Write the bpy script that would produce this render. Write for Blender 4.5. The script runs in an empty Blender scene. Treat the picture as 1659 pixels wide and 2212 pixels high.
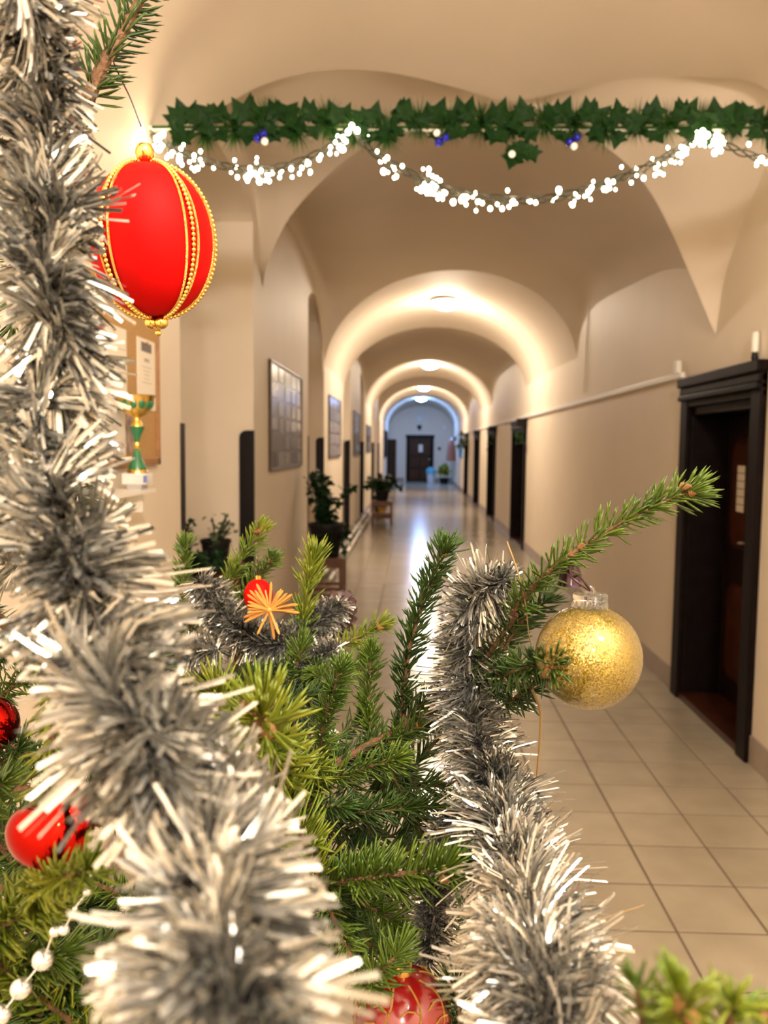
import bpy, bmesh, math, random
import numpy as np
from mathutils import Vector, Matrix

random.seed(7)
rng = np.random.default_rng(7)
SC = bpy.context.scene
COL = SC.collection
PI = math.pi
V = Vector

# ------------------------------------------------------------------ camera
# world: X across the corridor (right +), Y along it, Z up; the camera stands at (0,0,1.6)
CAMZ = 1.6
FOC = 1800.0                      # focal length in pixels of the 1659 x 2212 frame
_f = V((63.5, 141.0, -FOC)).normalized()            # corridor axis seen from the camera
_r = V((1.0, -math.tan(math.radians(0.6)), 0))
_r = (_r - _f * _r.dot(_f)).normalized()
_u = _r.cross(_f)
W2C = Matrix((( _r.x, _f.x, _u.x), (_r.y, _f.y, _u.y), (_r.z, _f.z, _u.z)))
C2W = W2C.transposed()
cam_d = bpy.data.cameras.new('camera')
cam = bpy.data.objects.new('camera', cam_d)
COL.objects.link(cam)
cam.matrix_world = Matrix.Translation((0, 0, CAMZ)) @ C2W.to_4x4()
cam_d.sensor_fit = 'AUTO'
cam_d.sensor_width = 36.0
cam_d.lens = 36.0 * FOC / 2212.0
cam_d.clip_start = 0.02
cam_d.clip_end = 200
cam_d.dof.use_dof = True
cam_d.dof.focus_distance = 0.72
cam_d.dof.aperture_fstop = 9.0
SC.camera = cam

# ------------------------------------------------------------------ world, exposure
wd = bpy.data.worlds.new('world')
SC.world = wd
wd.use_nodes = True
wd.node_tree.nodes['Background'].inputs[0].default_value = (0.5, 0.45, 0.4, 1)
wd.node_tree.nodes['Background'].inputs[1].default_value = 0.02
SC.view_settings.view_transform = 'Standard'
SC.view_settings.look = 'None'
SC.view_settings.gamma = 1.0
SC.view_settings.use_curve_mapping = False
SC.view_settings.exposure = 0.25
SC.cycles.max_bounces = 8
SC.cycles.diffuse_bounces = 4
SC.cycles.glossy_bounces = 4
SC.cycles.transparent_max_bounces = 8
SC.cycles.sample_clamp_indirect = 6.0
SC.cycles.caustics_reflective = False
SC.cycles.caustics_refractive = False

# lamp strengths (every lamp is a fitting built below; these are its settings)
HALL_LAMP = 330.0          # emission of the hall lamp bowls behind the camera
CORRIDOR_LAMP = 195.0
BLUE_LAMP = 250.0
FAIRY = 34.0


def ray(px, py):
    return C2W @ V(((px - 829.5) / FOC, -(py - 1106.0) / FOC, -1.0))


def at(px, py, Y):
    d = ray(px, py)
    return V((0, 0, CAMZ)) + d * (Y / d.y)


def at_x(px, py, X):
    d = ray(px, py)
    return V((0, 0, CAMZ)) + d * (X / d.x)


# ------------------------------------------------------------------ materials
MATS = {}


def mat(name, color, rough=0.6, metal=0.0, spec=0.5, noise=0.0, nscale=30.0, bump=0.0, bscale=80.0,
        emit=None, estr=0.0, trans=0.0, coat=0.0, sheen=0.0, subsurf=0.0, col2=None, ior=1.45):
    if name in MATS:
        return MATS[name]
    m = bpy.data.materials.new(name)
    m.use_nodes = True
    nt = m.node_tree
    b = nt.nodes['Principled BSDF']
    b.inputs['Base Color'].default_value = (*color, 1)
    b.inputs['Roughness'].default_value = rough
    b.inputs['Metallic'].default_value = metal
    b.inputs['Specular IOR Level'].default_value = spec
    b.inputs['Transmission Weight'].default_value = trans
    b.inputs['Coat Weight'].default_value = coat
    b.inputs['Sheen Weight'].default_value = sheen
    b.inputs['IOR'].default_value = ior
    if emit:
        b.inputs['Emission Color'].default_value = (*emit, 1)
        b.inputs['Emission Strength'].default_value = estr
    if noise > 0 or bump > 0 or col2:
        tc = nt.nodes.new('ShaderNodeTexCoord')
        if noise > 0 or col2:
            n = nt.nodes.new('ShaderNodeTexNoise')
            n.inputs['Scale'].default_value = nscale
            n.inputs['Detail'].default_value = 4
            nt.links.new(tc.outputs['Object'], n.inputs['Vector'])
            mx = nt.nodes.new('ShaderNodeMix')
            mx.data_type = 'RGBA'
            c2 = col2 if col2 else tuple(max(0, c * (1 - noise)) for c in color)
            mx.inputs[6].default_value = (*color, 1)
            mx.inputs[7].default_value = (*c2, 1)
            rp = nt.nodes.new('ShaderNodeValToRGB')
            rp.color_ramp.elements[0].position = 0.35
            rp.color_ramp.elements[1].position = 0.65
            nt.links.new(n.outputs['Fac'], rp.inputs['Fac'])
            nt.links.new(rp.outputs['Color'], mx.inputs[0])
            nt.links.new(mx.outputs[2], b.inputs['Base Color'])
        if bump > 0:
            n2 = nt.nodes.new('ShaderNodeTexNoise')
            n2.inputs['Scale'].default_value = bscale
            n2.inputs['Detail'].default_value = 5
            nt.links.new(tc.outputs['Object'], n2.inputs['Vector'])
            bp = nt.nodes.new('ShaderNodeBump')
            bp.inputs['Strength'].default_value = bump
            bp.inputs['Distance'].default_value = 0.01
            nt.links.new(n2.outputs['Fac'], bp.inputs['Height'])
            nt.links.new(bp.outputs['Normal'], b.inputs['Normal'])
    MATS[name] = m
    return m


PLASTER = mat('plaster', (0.74, 0.64, 0.52), 0.75, noise=0.04, nscale=1.5, bump=0.08, bscale=25)
WALLPAINT = mat('wall_paint', (0.79, 0.685, 0.55), 0.55, noise=0.035, nscale=2.0, bump=0.06, bscale=40)
DARKWOOD = mat('dark_wood', (0.008, 0.0045, 0.004), 0.45, noise=0.5, nscale=14, spec=0.06)
PANELWOOD = mat('panel_wood', (0.055, 0.016, 0.006), 0.4, spec=0.25, noise=0.5, nscale=10)
DOORWOOD = mat('door_wood', (0.014, 0.006, 0.004), 0.4, spec=0.25, noise=0.5, nscale=12)
SKIRT = mat('skirting', (0.36, 0.29, 0.235), 0.35, noise=0.12, nscale=9)
BLACKLAC = mat('black_lacquer', (0.007, 0.005, 0.005), 0.45, spec=0.2)
WHITEPL = mat('white_plastic', (0.80, 0.76, 0.70), 0.4)
GREYPL = mat('grey_plastic', (0.42, 0.40, 0.38), 0.4)
SILVERMET = mat('aluminium', (0.72, 0.70, 0.68), 0.3, metal=1.0)
GOLDMET = mat('gold_metal', (0.86, 0.58, 0.16), 0.22, metal=1.0)
GOLDCORD = mat('gold_cord', (0.78, 0.47, 0.12), 0.35, metal=0.85, bump=0.6, bscale=900)
PAPER = mat('paper', (0.86, 0.78, 0.66), 0.7)
PRINT = mat('print_ink', (0.16, 0.14, 0.14), 0.7)
PRINTL = mat('pale_ink', (0.42, 0.38, 0.34), 0.7)
REDINK = mat('red_ink', (0.35, 0.03, 0.03), 0.6)
CORK = mat('cork', (0.50, 0.30, 0.12), 0.85, noise=0.25, nscale=160)
CORKFRAME = mat('oak_frame', (0.36, 0.17, 0.055), 0.5, noise=0.3, nscale=30)
STOOLWOOD = mat('stool_wood', (0.13, 0.042, 0.016), 0.4, noise=0.4, nscale=20)
BARK = mat('bark', (0.13, 0.062, 0.024), 0.8, noise=0.45, nscale=200, bump=0.5, bscale=300)
TRUNKBARK = mat('trunk_bark', (0.11, 0.06, 0.035), 0.9, noise=0.5, nscale=40, bump=0.7, bscale=60)
BUDM = mat('bud_scales', (0.28, 0.125, 0.035), 0.7, noise=0.5, nscale=500, bump=0.5, bscale=600)


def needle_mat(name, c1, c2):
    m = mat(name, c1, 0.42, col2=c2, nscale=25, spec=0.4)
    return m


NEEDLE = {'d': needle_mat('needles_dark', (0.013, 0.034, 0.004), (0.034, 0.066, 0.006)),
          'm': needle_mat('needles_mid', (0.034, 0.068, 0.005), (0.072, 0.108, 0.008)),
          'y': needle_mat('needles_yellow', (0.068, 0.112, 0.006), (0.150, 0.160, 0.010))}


def tinsel_mat(name, c, rough, metal):
    m = mat(name, c, rough, metal=metal)
    nt = m.node_tree
    b = nt.nodes['Principled BSDF']
    g = nt.nodes.new('ShaderNodeNewGeometry')
    r = nt.nodes.new('ShaderNodeMapRange')
    r.inputs['To Min'].default_value = rough * 0.45
    r.inputs['To Max'].default_value = rough * 1.7
    nt.links.new(g.outputs['Random Per Island'], r.inputs['Value'])
    nt.links.new(r.outputs['Result'], b.inputs['Roughness'])
    rp = nt.nodes.new('ShaderNodeValToRGB')
    rp.color_ramp.elements[0].color = (c[0] * 0.34, c[1] * 0.335, c[2] * 0.30, 1)
    rp.color_ramp.elements[1].color = (*c, 1)
    nt.links.new(g.outputs['Random Per Island'], rp.inputs['Fac'])
    nt.links.new(rp.outputs['Color'], b.inputs['Base Color'])
    return m


TINSEL = tinsel_mat('tinsel_foil', (0.64, 0.635, 0.60), 0.20, 0.87)
WIRE = mat('dark_wire', (0.03, 0.012, 0.012), 0.4, metal=0.3)
CABLE = mat('light_cable', (0.012, 0.02, 0.012), 0.5)
REDSATIN = mat('red_satin', (0.42, 0.001, 0.0006), 0.6, spec=0.10)
REDMIRROR = mat('red_mirror', (0.30, 0.006, 0.003), 0.05, metal=1.0)
REDBAUBLE = mat('red_bauble', (0.20, 0.004, 0.004), 0.2, coat=0.6)
CLEARPL = mat('clear_plastic', (0.95, 0.93, 0.88), 0.06, trans=0.95)
STRAW = mat('straw', (0.44, 0.19, 0.035), 0.5)
PEARL = mat('silver_pearl', (0.86, 0.86, 0.90), 0.16, metal=0.85)
PINECONE = mat('cone_scale', (0.045, 0.018, 0.018), 0.6, noise=0.4, nscale=80)
GARLEAF = mat('garland_leaf', (0.009, 0.038, 0.007), 0.55, spec=0.15, noise=0.5, nscale=14)
GARTUFT = mat('garland_tuft', (0.020, 0.070, 0.010), 0.6, spec=0.15, noise=0.4, nscale=12)
BLUEB = mat('blue_bauble', (0.012, 0.015, 0.30), 0.12, metal=0.7)
WHITEB = mat('white_berry', (0.85, 0.82, 0.76), 0.3)
PLANTLEAF = mat('plant_leaf', (0.012, 0.038, 0.010), 0.5, spec=0.25, noise=0.4, nscale=9)
PLANTPALE = mat('pale_leaf', (0.10, 0.13, 0.06), 0.5)
POTBLACK = mat('pot_black', (0.008, 0.007, 0.007), 0.5, spec=0.2)
POTYEL = mat('pot_yellow', (0.60, 0.33, 0.05), 0.5)
BULB = mat('bulb_glow', (1, 0.9, 0.7), 0.3, emit=(1.0, 0.80, 0.52), estr=FAIRY)
GLOW_WARM = mat('lamp_glow', (1, 1, 1), 0.3, emit=(1.0, 0.83, 0.64), estr=CORRIDOR_LAMP)
GLOW_HALL = mat('hall_lamp_glow', (1, 1, 1), 0.3, emit=(1.0, 0.925, 0.825), estr=HALL_LAMP)
GLOW_BLUE = mat('cold_lamp_glow', (1, 1, 1), 0.3, emit=(0.22, 0.44, 1.0), estr=BLUE_LAMP)
GROUT = mat('grout', (0.115, 0.082, 0.055), 0.85)
EMERALD = mat('green_enamel', (0.012, 0.14, 0.055), 0.22, coat=0.5)
MARBLE = mat('white_marble', (0.74, 0.72, 0.70), 0.3, noise=0.1, nscale=30)
BLUECLOTH = mat('blue_board', (0.02, 0.22, 0.62), 0.6)
BROWNCLOTH = mat('brown_cloth', (0.28, 0.13, 0.09), 0.9)
BIN_BLUE = mat('bin_blue', (0.12, 0.42, 0.58), 0.5)
BIN_WHITE = mat('bin_white', (0.68, 0.72, 0.76), 0.5)
BUSHYEL = mat('bush_leaf', (0.25, 0.28, 0.02), 0.6, noise=0.4, nscale=6)


def tile_material():
    m = bpy.data.materials.new('floor_tile')
    m.use_nodes = True
    nt = m.node_tree
    b = nt.nodes['Principled BSDF']
    b.inputs['Roughness'].default_value = 0.21
    oi = nt.nodes.new('ShaderNodeObjectInfo')
    tc = nt.nodes.new('ShaderNodeNewGeometry')
    n = nt.nodes.new('ShaderNodeTexNoise')
    n.inputs['Scale'].default_value = 5.0
    n.inputs['Detail'].default_value = 6
    nt.links.new(tc.outputs['Position'], n.inputs['Vector'])
    rp = nt.nodes.new('ShaderNodeValToRGB')
    rp.color_ramp.elements[0].position = 0.25
    rp.color_ramp.elements[0].color = (0.31, 0.262, 0.192, 1)
    rp.color_ramp.elements[1].position = 0.75
    rp.color_ramp.elements[1].color = (0.39, 0.335, 0.25, 1)
    nt.links.new(n.outputs['Fac'], rp.inputs['Fac'])
    hv = nt.nodes.new('ShaderNodeHueSaturation')
    mr = nt.nodes.new('ShaderNodeMapRange')
    mr.inputs['To Min'].default_value = 0.93
    mr.inputs['To Max'].default_value = 1.05
    nt.links.new(oi.outputs['Random'], mr.inputs['Value'])
    nt.links.new(mr.outputs['Result'], hv.inputs['Value'])
    nt.links.new(rp.outputs['Color'], hv.inputs['Color'])
    nt.links.new(hv.outputs['Color'], b.inputs['Base Color'])
    n2 = nt.nodes.new('ShaderNodeTexNoise')
    n2.inputs['Scale'].default_value = 9.0
    nt.links.new(tc.outputs['Position'], n2.inputs['Vector'])
    bp = nt.nodes.new('ShaderNodeBump')
    bp.inputs['Strength'].default_value = 0.05
    bp.inputs['Distance'].default_value = 0.02
    nt.links.new(n2.outputs['Fac'], bp.inputs['Height'])
    nt.links.new(bp.outputs['Normal'], b.inputs['Normal'])
    return m


def far_tile_material(size, ox, oy):
    m = bpy.data.materials.new('far_floor_tile')
    m.use_nodes = True
    nt = m.node_tree
    b = nt.nodes['Principled BSDF']
    b.inputs['Roughness'].default_value = 0.18
    g = nt.nodes.new('ShaderNodeNewGeometry')
    mp = nt.nodes.new('ShaderNodeMapping')
    mp.inputs['Location'].default_value = (-ox / size, -oy / size, 0)
    mp.inputs['Scale'].default_value = (1 / size, 1 / size, 1)
    nt.links.new(g.outputs['Position'], mp.inputs['Vector'])
    br = nt.nodes.new('ShaderNodeTexBrick')
    br.offset = 0
    br.inputs['Scale'].default_value = 1.0
    br.inputs['Brick Width'].default_value = 1.0
    br.inputs['Row Height'].default_value = 1.0
    br.inputs['Mortar Size'].default_value = 0.012
    br.inputs['Color1'].default_value = (0.33, 0.28, 0.212, 1)
    br.inputs['Color2'].default_value = (0.375, 0.32, 0.242, 1)
    br.inputs['Mortar'].default_value = (0.24, 0.18, 0.13, 1)
    nt.links.new(mp.outputs['Vector'], br.inputs['Vector'])
    nt.links.new(br.outputs['Color'], b.inputs['Base Color'])
    return m


# ------------------------------------------------------------------ mesh helpers
class MB:
    def __init__(self):
        self.v = []
        self.f = []

    def add(self, verts, faces):
        o = len(self.v)
        self.v.extend([tuple(p) for p in verts])
        self.f.extend([tuple(i + o for i in f) for f in faces])
        return self

    def box(self, a, b):
        x0, y0, z0 = a
        x1, y1, z1 = b
        self.add([(x0, y0, z0), (x1, y0, z0), (x1, y1, z0), (x0, y1, z0), (x0, y0, z1), (x1, y0, z1), (x1, y1, z1), (x0, y1, z1)],
                 [(0, 3, 2, 1), (4, 5, 6, 7), (0, 1, 5, 4), (1, 2, 6, 5), (2, 3, 7, 6), (3, 0, 4, 7)])
        return self

    def cbox(self, c, s):
        return self.box([c[i] - s[i] / 2 for i in range(3)], [c[i] + s[i] / 2 for i in range(3)])

    def tube(self, pts, r, n=8, cap=True):
        pts = [V(p) for p in pts]
        rs = r if isinstance(r, (list, tuple)) else [r] * len(pts)
        base = len(self.v)
        up = V((0, 0, 1))
        t0 = (pts[1] - pts[0]).normalized()
        if abs(t0.dot(up)) > 0.95:
            up = V((1, 0, 0))
        side = t0.cross(up).normalized()
        for i, p in enumerate(pts):
            a = pts[max(0, i - 1)]
            b = pts[min(len(pts) - 1, i + 1)]
            t = (b - a)
            t = t.normalized() if t.length > 1e-9 else t0
            side = (side - t * side.dot(t))
            side = side.normalized() if side.length > 1e-6 else t.orthogonal().normalized()
            bi = t.cross(side)
            for k in range(n):
                an = 2 * PI * k / n
                self.v.append(tuple(p + (side * math.cos(an) + bi * math.sin(an)) * rs[i]))
        for i in range(len(pts) - 1):
            for k in range(n):
                k2 = (k + 1) % n
                self.f.append((base + i * n + k, base + i * n + k2, base + (i + 1) * n + k2, base + (i + 1) * n + k))
        if cap:
            self.f.append(tuple(base + k for k in range(n))[::-1])
            self.f.append(tuple(base + (len(pts) - 1) * n + k for k in range(n)))
        return self

    def lathe(self, prof, n=24, origin=(0, 0, 0), cap=True):
        base = len(self.v)
        ox, oy, oz = origin
        for (r, z) in prof:
            for k in range(n):
                a = 2 * PI * k / n
                self.v.append((ox + r * math.cos(a), oy + r * math.sin(a), oz + z))
        for i in range(len(prof) - 1):
            for k in range(n):
                k2 = (k + 1) % n
                self.f.append((base + i * n + k, base + i * n + k2, base + (i + 1) * n + k2, base + (i + 1) * n + k))
        if cap:
            if prof[0][0] > 1e-6:
                self.f.append(tuple(base + k for k in range(n))[::-1])
            if prof[-1][0] > 1e-6:
                self.f.append(tuple(base + (len(prof) - 1) * n + k for k in range(n)))
        return self

    def ball(self, c, r, n=16, m=10, sz=1.0):
        prof = [(max(1e-5, r * math.sin(PI * i / m)), -r * sz * math.cos(PI * i / m)) for i in range(m + 1)]
        return self.lathe(prof, n, c, cap=False)

    def build(self, name, material, parent=None, smooth=True, loc=None, angle=40):
        me = bpy.data.meshes.new(name)
        me.from_pydata(self.v, [], self.f)
        me.materials.append(material)
        me.update()
        o = bpy.data.objects.new(name, me)
        COL.objects.link(o)
        if smooth:
            me.polygons.foreach_set('use_smooth', [True] * len(me.polygons))
            try:
                me.set_sharp_from_angle(angle=math.radians(angle))
            except Exception:
                pass
        if parent is not None:
            o.parent = parent
        if loc is not None:
            o.location = loc
        return o


def np_mesh(name, verts, faces, material, parent=None, smooth=False):
    me = bpy.data.meshes.new(name)
    nf, k = faces.shape
    me.vertices.add(len(verts))
    me.vertices.foreach_set('co', np.asarray(verts, dtype=np.float32).ravel())
    me.loops.add(nf * k)
    me.loops.foreach_set('vertex_index', faces.astype(np.int32).ravel())
    me.polygons.add(nf)
    me.polygons.foreach_set('loop_start', np.arange(0, nf * k, k, dtype=np.int32))
    me.polygons.foreach_set('loop_total', np.full(nf, k, dtype=np.int32))
    if smooth:
        me.polygons.foreach_set('use_smooth', np.ones(nf, dtype=bool))
    me.materials.append(material)
    me.update(calc_edges=True)
    o = bpy.data.objects.new(name, me)
    COL.objects.link(o)
    if parent is not None:
        o.parent = parent
    return o


def tag(o, label=None, cat=None, group=None, kind=None):
    if label:
        o['label'] = label
    if cat:
        o['category'] = cat
    if group:
        o['group'] = group
    if kind:
        o['kind'] = kind
    return o


def empty(name, loc, label, cat, group=None, rz=0.0):
    o = bpy.data.objects.new(name, None)
    o.empty_display_size = 0.05
    COL.objects.link(o)
    o.location = loc
    o.rotation_euler = (0, 0, rz)
    return tag(o, label, cat, group)


def copy_obj(src, name, parent=None, loc=None, rot=None, scale=None):
    c = src.copy()
    c.name = name
    COL.objects.link(c)
    if parent is not None:
        c.parent = parent
    if loc is not None:
        c.location = loc
    if rot is not None:
        c.rotation_euler = rot
    if scale is not None:
        c.scale = scale
    return c


def kids(o):
    return list(o.children)


def copy_tree(o, parent=None):
    c = o.copy()
    COL.objects.link(c)
    if parent is not None:
        c.parent = parent
    for ch in kids(o):
        copy_tree(ch, c)
    return c


def bevel(o, w=0.004, seg=2):
    m = o.modifiers.new('bevel', 'BEVEL')
    m.width = w
    m.segments = seg
    m.limit_method = 'ANGLE'
    return o


# ------------------------------------------------------------------ the setting
XL, XR = -1.10, 1.75
XC, HW = 0.325, 1.425
YB, YE = -3.6, 38.5
WALLTOP = 4.2

# left wall: piers and arched recesses
RECESS = [(3.92, 5.72), (8.68, 10.22), (13.05, 14.45), (17.2, 18.55), (21.9, 23.3), (25.7, 27.0)]
RB = -1.75


def seg_arch(y, y0, y1, zs, rise):
    t = (2 * (y - y0) / (y1 - y0) - 1)
    return zs + rise * math.sqrt(max(0, 1 - t * t * 0.96))


m = MB()
yprev = YB
for (y0, y1) in RECESS:
    m.box((RB - 0.1, yprev, -0.02), (XL, y0, WALLTOP))
    m.box((RB - 0.1, y0, -0.02), (RB, y1, WALLTOP))
    N = 28
    prev = None
    for i in range(N + 1):
        y = y0 + (y1 - y0) * i / N
        z = seg_arch(y, y0, y1, 3.06, 0.20)
        if prev:
            py, pz = prev
            m.add([(RB, py, pz), (XL, py, pz), (XL, y, z), (RB, y, z), (RB, py, WALLTOP), (XL, py, WALLTOP), (XL, y, WALLTOP), (RB, y, WALLTOP)],
                  [(0, 1, 2, 3), (1, 5, 6, 2), (4, 7, 6, 5)])
        prev = (y, z)
    yprev = y1
m.box((RB - 0.1, yprev, -0.02), (XL, YE + 0.2, WALLTOP))
tag(m.build('wall_left', WALLPAINT, angle=30), 'cream painted left wall with piers and arched recesses', kind='structure')

# right wall with door openings: (y0, y1) outer frame extents
DOORS = [(4.22, 5.47), (13.0, 14.75), (17.75, 19.5), (22.1, 23.8), (26.6, 28.4)]
DOORZ = 2.04
m = MB()
yprev = YB
for (y0, y1) in DOORS:
    a, b = y0 + 0.05, y1 - 0.05
    m.box((XR, yprev, -0.02), (XR + 0.45, a, WALLTOP))
    m.box((XR, a, DOORZ - 0.05), (XR + 0.45, b, WALLTOP))
    yprev = b
m.box((XR, yprev, -0.02), (XR + 0.45, YE + 0.2, WALLTOP))
tag(m.build('wall_right', WALLPAINT, smooth=False), 'cream painted right wall pierced by the dark doorways', kind='structure')
m = MB().box((RB - 0.1, YE, -0.02), (XR + 0.45, YE + 0.2, WALLTOP))
tag(m.build('wall_end', WALLPAINT, smooth=False), 'end wall of the corridor around the far door', kind='structure')
m = MB().box((RB - 0.1, YB - 0.2, -0.02), (XR + 0.45, YB, WALLTOP))
tag(m.build('wall_back', WALLPAINT, smooth=False), 'plain cream wall closing the hall behind the tree', kind='structure')

# ---- vaults: lofts between arch curves
NA = 64


def arch(Y, zs, crown, skew=0.0):
    out = []
    for i in range(NA + 1):
        th = PI * (1 - i / NA)
        x = XC + (HW + 0.01) * math.cos(th)
        out.append(V((x, Y - skew * (x - XC), zs + (crown - zs) * math.sin(th) ** 0.95 if 0 < i < NA else zs)))
    return resample(out)


def resample(pts, n=NA):
    # centripetal-ish Catmull-Rom through pts, then n+1 samples equally spaced along it
    P = [V(p) for p in pts]
    P = [P[0] * 2 - P[1]] + P + [P[-1] * 2 - P[-2]]
    dense = []
    for i in range(1, len(P) - 2):
        for k in range(16):
            t = k / 16
            p0, p1, p2, p3 = P[i - 1], P[i], P[i + 1], P[i + 2]
            dense.append(0.5 * ((2 * p1) + (p2 - p0) * t + (2 * p0 - 5 * p1 + 4 * p2 - p3) * t * t + (3 * p1 - p0 - 3 * p2 + p3) * t ** 3))
    dense.append(P[-2])
    L = [0]
    for i in range(1, len(dense)):
        L.append(L[-1] + (dense[i] - dense[i - 1]).length)
    out = []
    j = 0
    for i in range(n + 1):
        s = L[-1] * i / n
        while j < len(L) - 2 and L[j + 1] < s:
            j += 1
        f = (s - L[j]) / max(1e-9, L[j + 1] - L[j])
        out.append(dense[j].lerp(dense[j + 1], min(1, max(0, f))))
    return out


ceiling = bpy.data.objects.new('ceiling', None)
COL.objects.link(ceiling)
tag(ceiling, 'cream plastered vaulted ceiling of hall and corridor', kind='structure')


def loft(c1, c2, bulge=0.0, nu=12, pw=1.0, AL=0.0, AR=0.0, TL=0.16, TR=0.16):
    m = MB()
    n = len(c1)
    for j in range(nu + 1):
        u = j / nu
        for i in range(n):
            p = c1[i].lerp(c2[i], u)
            s = math.sin(PI * i / (n - 1)) ** pw
            t = i / (n - 1)
            g = math.sqrt(max(0.0, 1 - abs(2 * u - 1) ** 4))
            lun = AL * math.exp(-(t / TL) ** 2) + AR * math.exp(-((1 - t) / TR) ** 2)
            m.v.append((p.x, p.y, p.z + bulge * 4 * u * (1 - u) * s + lun * g))
    for j in range(nu):
        for i in range(n - 1):
            a = j * n + i
            m.f.append((a, a + 1, a + n + 1, a + n))
    o = m.build('vault', PLASTER, ceiling, smooth=True, angle=89)
    return o


# groin of the hall vault (double hump) and front arch of the first corridor bay
G0 = resample([V((XL - 0.02, 3.80, 2.80)), at(388, 342, 3.95), at(425, 282, 4.05), at(475, 236, 4.2), at(560, 187, 4.32), at(650, 160, 4.45), at(740, 150, 4.55),
               at(850, 158, 4.65), at(980, 188, 4.80), at(1100, 219, 4.90), at(1220, 197, 4.80), at(1320, 176, 4.66), at(1420, 165, 4.50),
               at(1540, 169, 4.30), at(1640, 183, 4.12), V((XR + 0.02, 3.92, 3.02))])
G1 = resample([V((XL - 0.02, 6.15, 2.62)), at(572, 590, 6.02), at(600, 515, 5.9), at(640, 450, 5.8), at(700, 386, 5.65), at(760, 336, 5.5), at(850, 282, 5.35),
               at(950, 243, 5.15), at(1080, 223, 4.98), at(1200, 250, 5.02), at(1330, 333, 5.06), at(1400, 408, 5.05), at(1450, 500, 5.03),
               at(1498, 610, 5.0), V((XR + 0.02, 4.98, 2.22))])
G2 = arch(9.68, 2.42, 3.60, 0.37)
K0 = arch(1.2, 2.35, 4.06)
K1 = arch(YB - 0.05, 2.35, 3.95)
loft(G0, K0, 0.06, 14)
loft(K0, K1, 0.05, 10)
loft(G0, G1, 0.03, 16, AL=0.62, AR=0.30, TL=0.14, TR=0.14)
loft(G1, G2, 0.10, 28, AL=0.85, AR=0.55, TL=0.17, TR=0.17)
ARCH = [(13.3, 3.48), (18.8, 3.53), (22.5, 3.48), (26.7, 3.51), (30.0, 3.48), (31.6, 3.50), (YE + 0.05, 3.46)]
prevc = G2
BUL = [0.15, 0.16, 0.15, 0.14, 0.15, 0.06, 0.15]
for (yy, cr), bl in zip(ARCH, BUL):
    c = arch(yy, 2.42, cr)
    dim = bl in (0.16, 0.14)
    loft(prevc, c, bl, 24, 0.8, AL=0.7 if dim else 0, AR=0.5 if dim else 0)
    prevc = c

# ---- floor
TS = 0.3035
TX0 = 1.809
TY0 = 2.384
floor = MB().box((RB, YB, -0.05), (XR + 0.45, 9.667, -0.0013)).build('floor', GROUT, smooth=False)
tag(floor, 'beige square floor tiles with dark joints, polished', kind='structure')
tm = tile_material()
mb = MB()
g = 0.0042
a = TS / 2 - g
b = a - 0.002
mb.add([(-a, -a, -0.006), (a, -a, -0.006), (a, a, -0.006), (-a, a, -0.006), (-a, -a, -0.0015), (a, -a, -0.0015), (a, a, -0.0015), (-a, a, -0.0015),
        (-b, -b, 0), (b, -b, 0), (b, b, 0), (-b, b, 0)],
       [(0, 1, 5, 4), (1, 2, 6, 5), (2, 3, 7, 6), (3, 0, 4, 7), (4, 5, 9, 8), (5, 6, 10, 9), (6, 7, 11, 10), (7, 4, 8, 11), (8, 9, 10, 11)])
tile0 = None
c_ = None
for j in range(-2, 24):
    for i in range(0, 10):
        x = TX0 - TS * (i + 0.5)
        y = TY0 + TS * (j + 0.5)
        if x < XL - 0.2:
            continue
        zz = random.uniform(-0.0004, 0.0004)
        rr = (random.uniform(-0.0012, 0.0012), random.uniform(-0.0012, 0.0012), 0)
        if tile0 is None:
            tile0 = mb.build('tile', tm, floor, smooth=False, loc=(x, y, zz))
        else:
            c_ = copy_obj(tile0, 'tile', floor, (x, y, zz), rr, (1, 1, 1))
        if i == 0:      # cut tiles along the right wall
            c_ = tile0 if c_ is None else c_
            c_.location.x = (TX0 - TS + XR) / 2
            c_.scale.x = (XR - TX0 + TS) / TS
        c_ = None
YT = TY0 + TS * 24
ftm = far_tile_material(TS, TX0, TY0)
o = MB().box((RB, YT, -0.05), (XR + 0.45, YE + 0.2, 0.0)).build('tile', ftm, floor, smooth=False)
o['kind'] = 'stuff'
o = MB().box((RB, YB, -0.0038), (XR + 0.45, TY0 - 2 * TS - 0.002, 0.0)).build('tile', ftm, floor, smooth=False)
o['kind'] = 'stuff'

# ---- skirting
m = MB()
ys = [YB] + [v for d in DOORS for v in d] + [YE]
for k in range(0, len(ys), 2):
    m.box((XR - 0.014, ys[k], 0.0), (XR + 0.01, ys[k + 1], 0.15))
bevel(tag(m.build('baseboard_right', SKIRT, smooth=False), 'grey brown stone skirting along the right wall', kind='structure'), 0.003)
m = MB()
ys = [YB] + [v for d in RECESS for v in d] + [YE]
for k in range(0, len(ys), 2):
    m.box((XL - 0.01, ys[k], 0.0), (XL + 0.014, ys[k + 1], 0.15))
for (y0, y1) in RECESS:
    m.box((RB - 0.01, y0, 0.0), (RB + 0.014, y1, 0.15))
bevel(tag(m.build('baseboard_left', SKIRT, smooth=False), 'grey brown stone skirting along the left piers', kind='structure'), 0.003)
m = MB().box((XL, YE - 0.014, 0.0), (-0.42, YE, 0.17)).box((1.02, YE - 0.014, 0), (XR, YE, 0.17))
tag(m.build('baseboard_end', SKIRT, smooth=False), 'grey skirting on the end wall', kind='structure')

# ---- dark corner guards on the recess jambs (trim)
tn = 0


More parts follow.
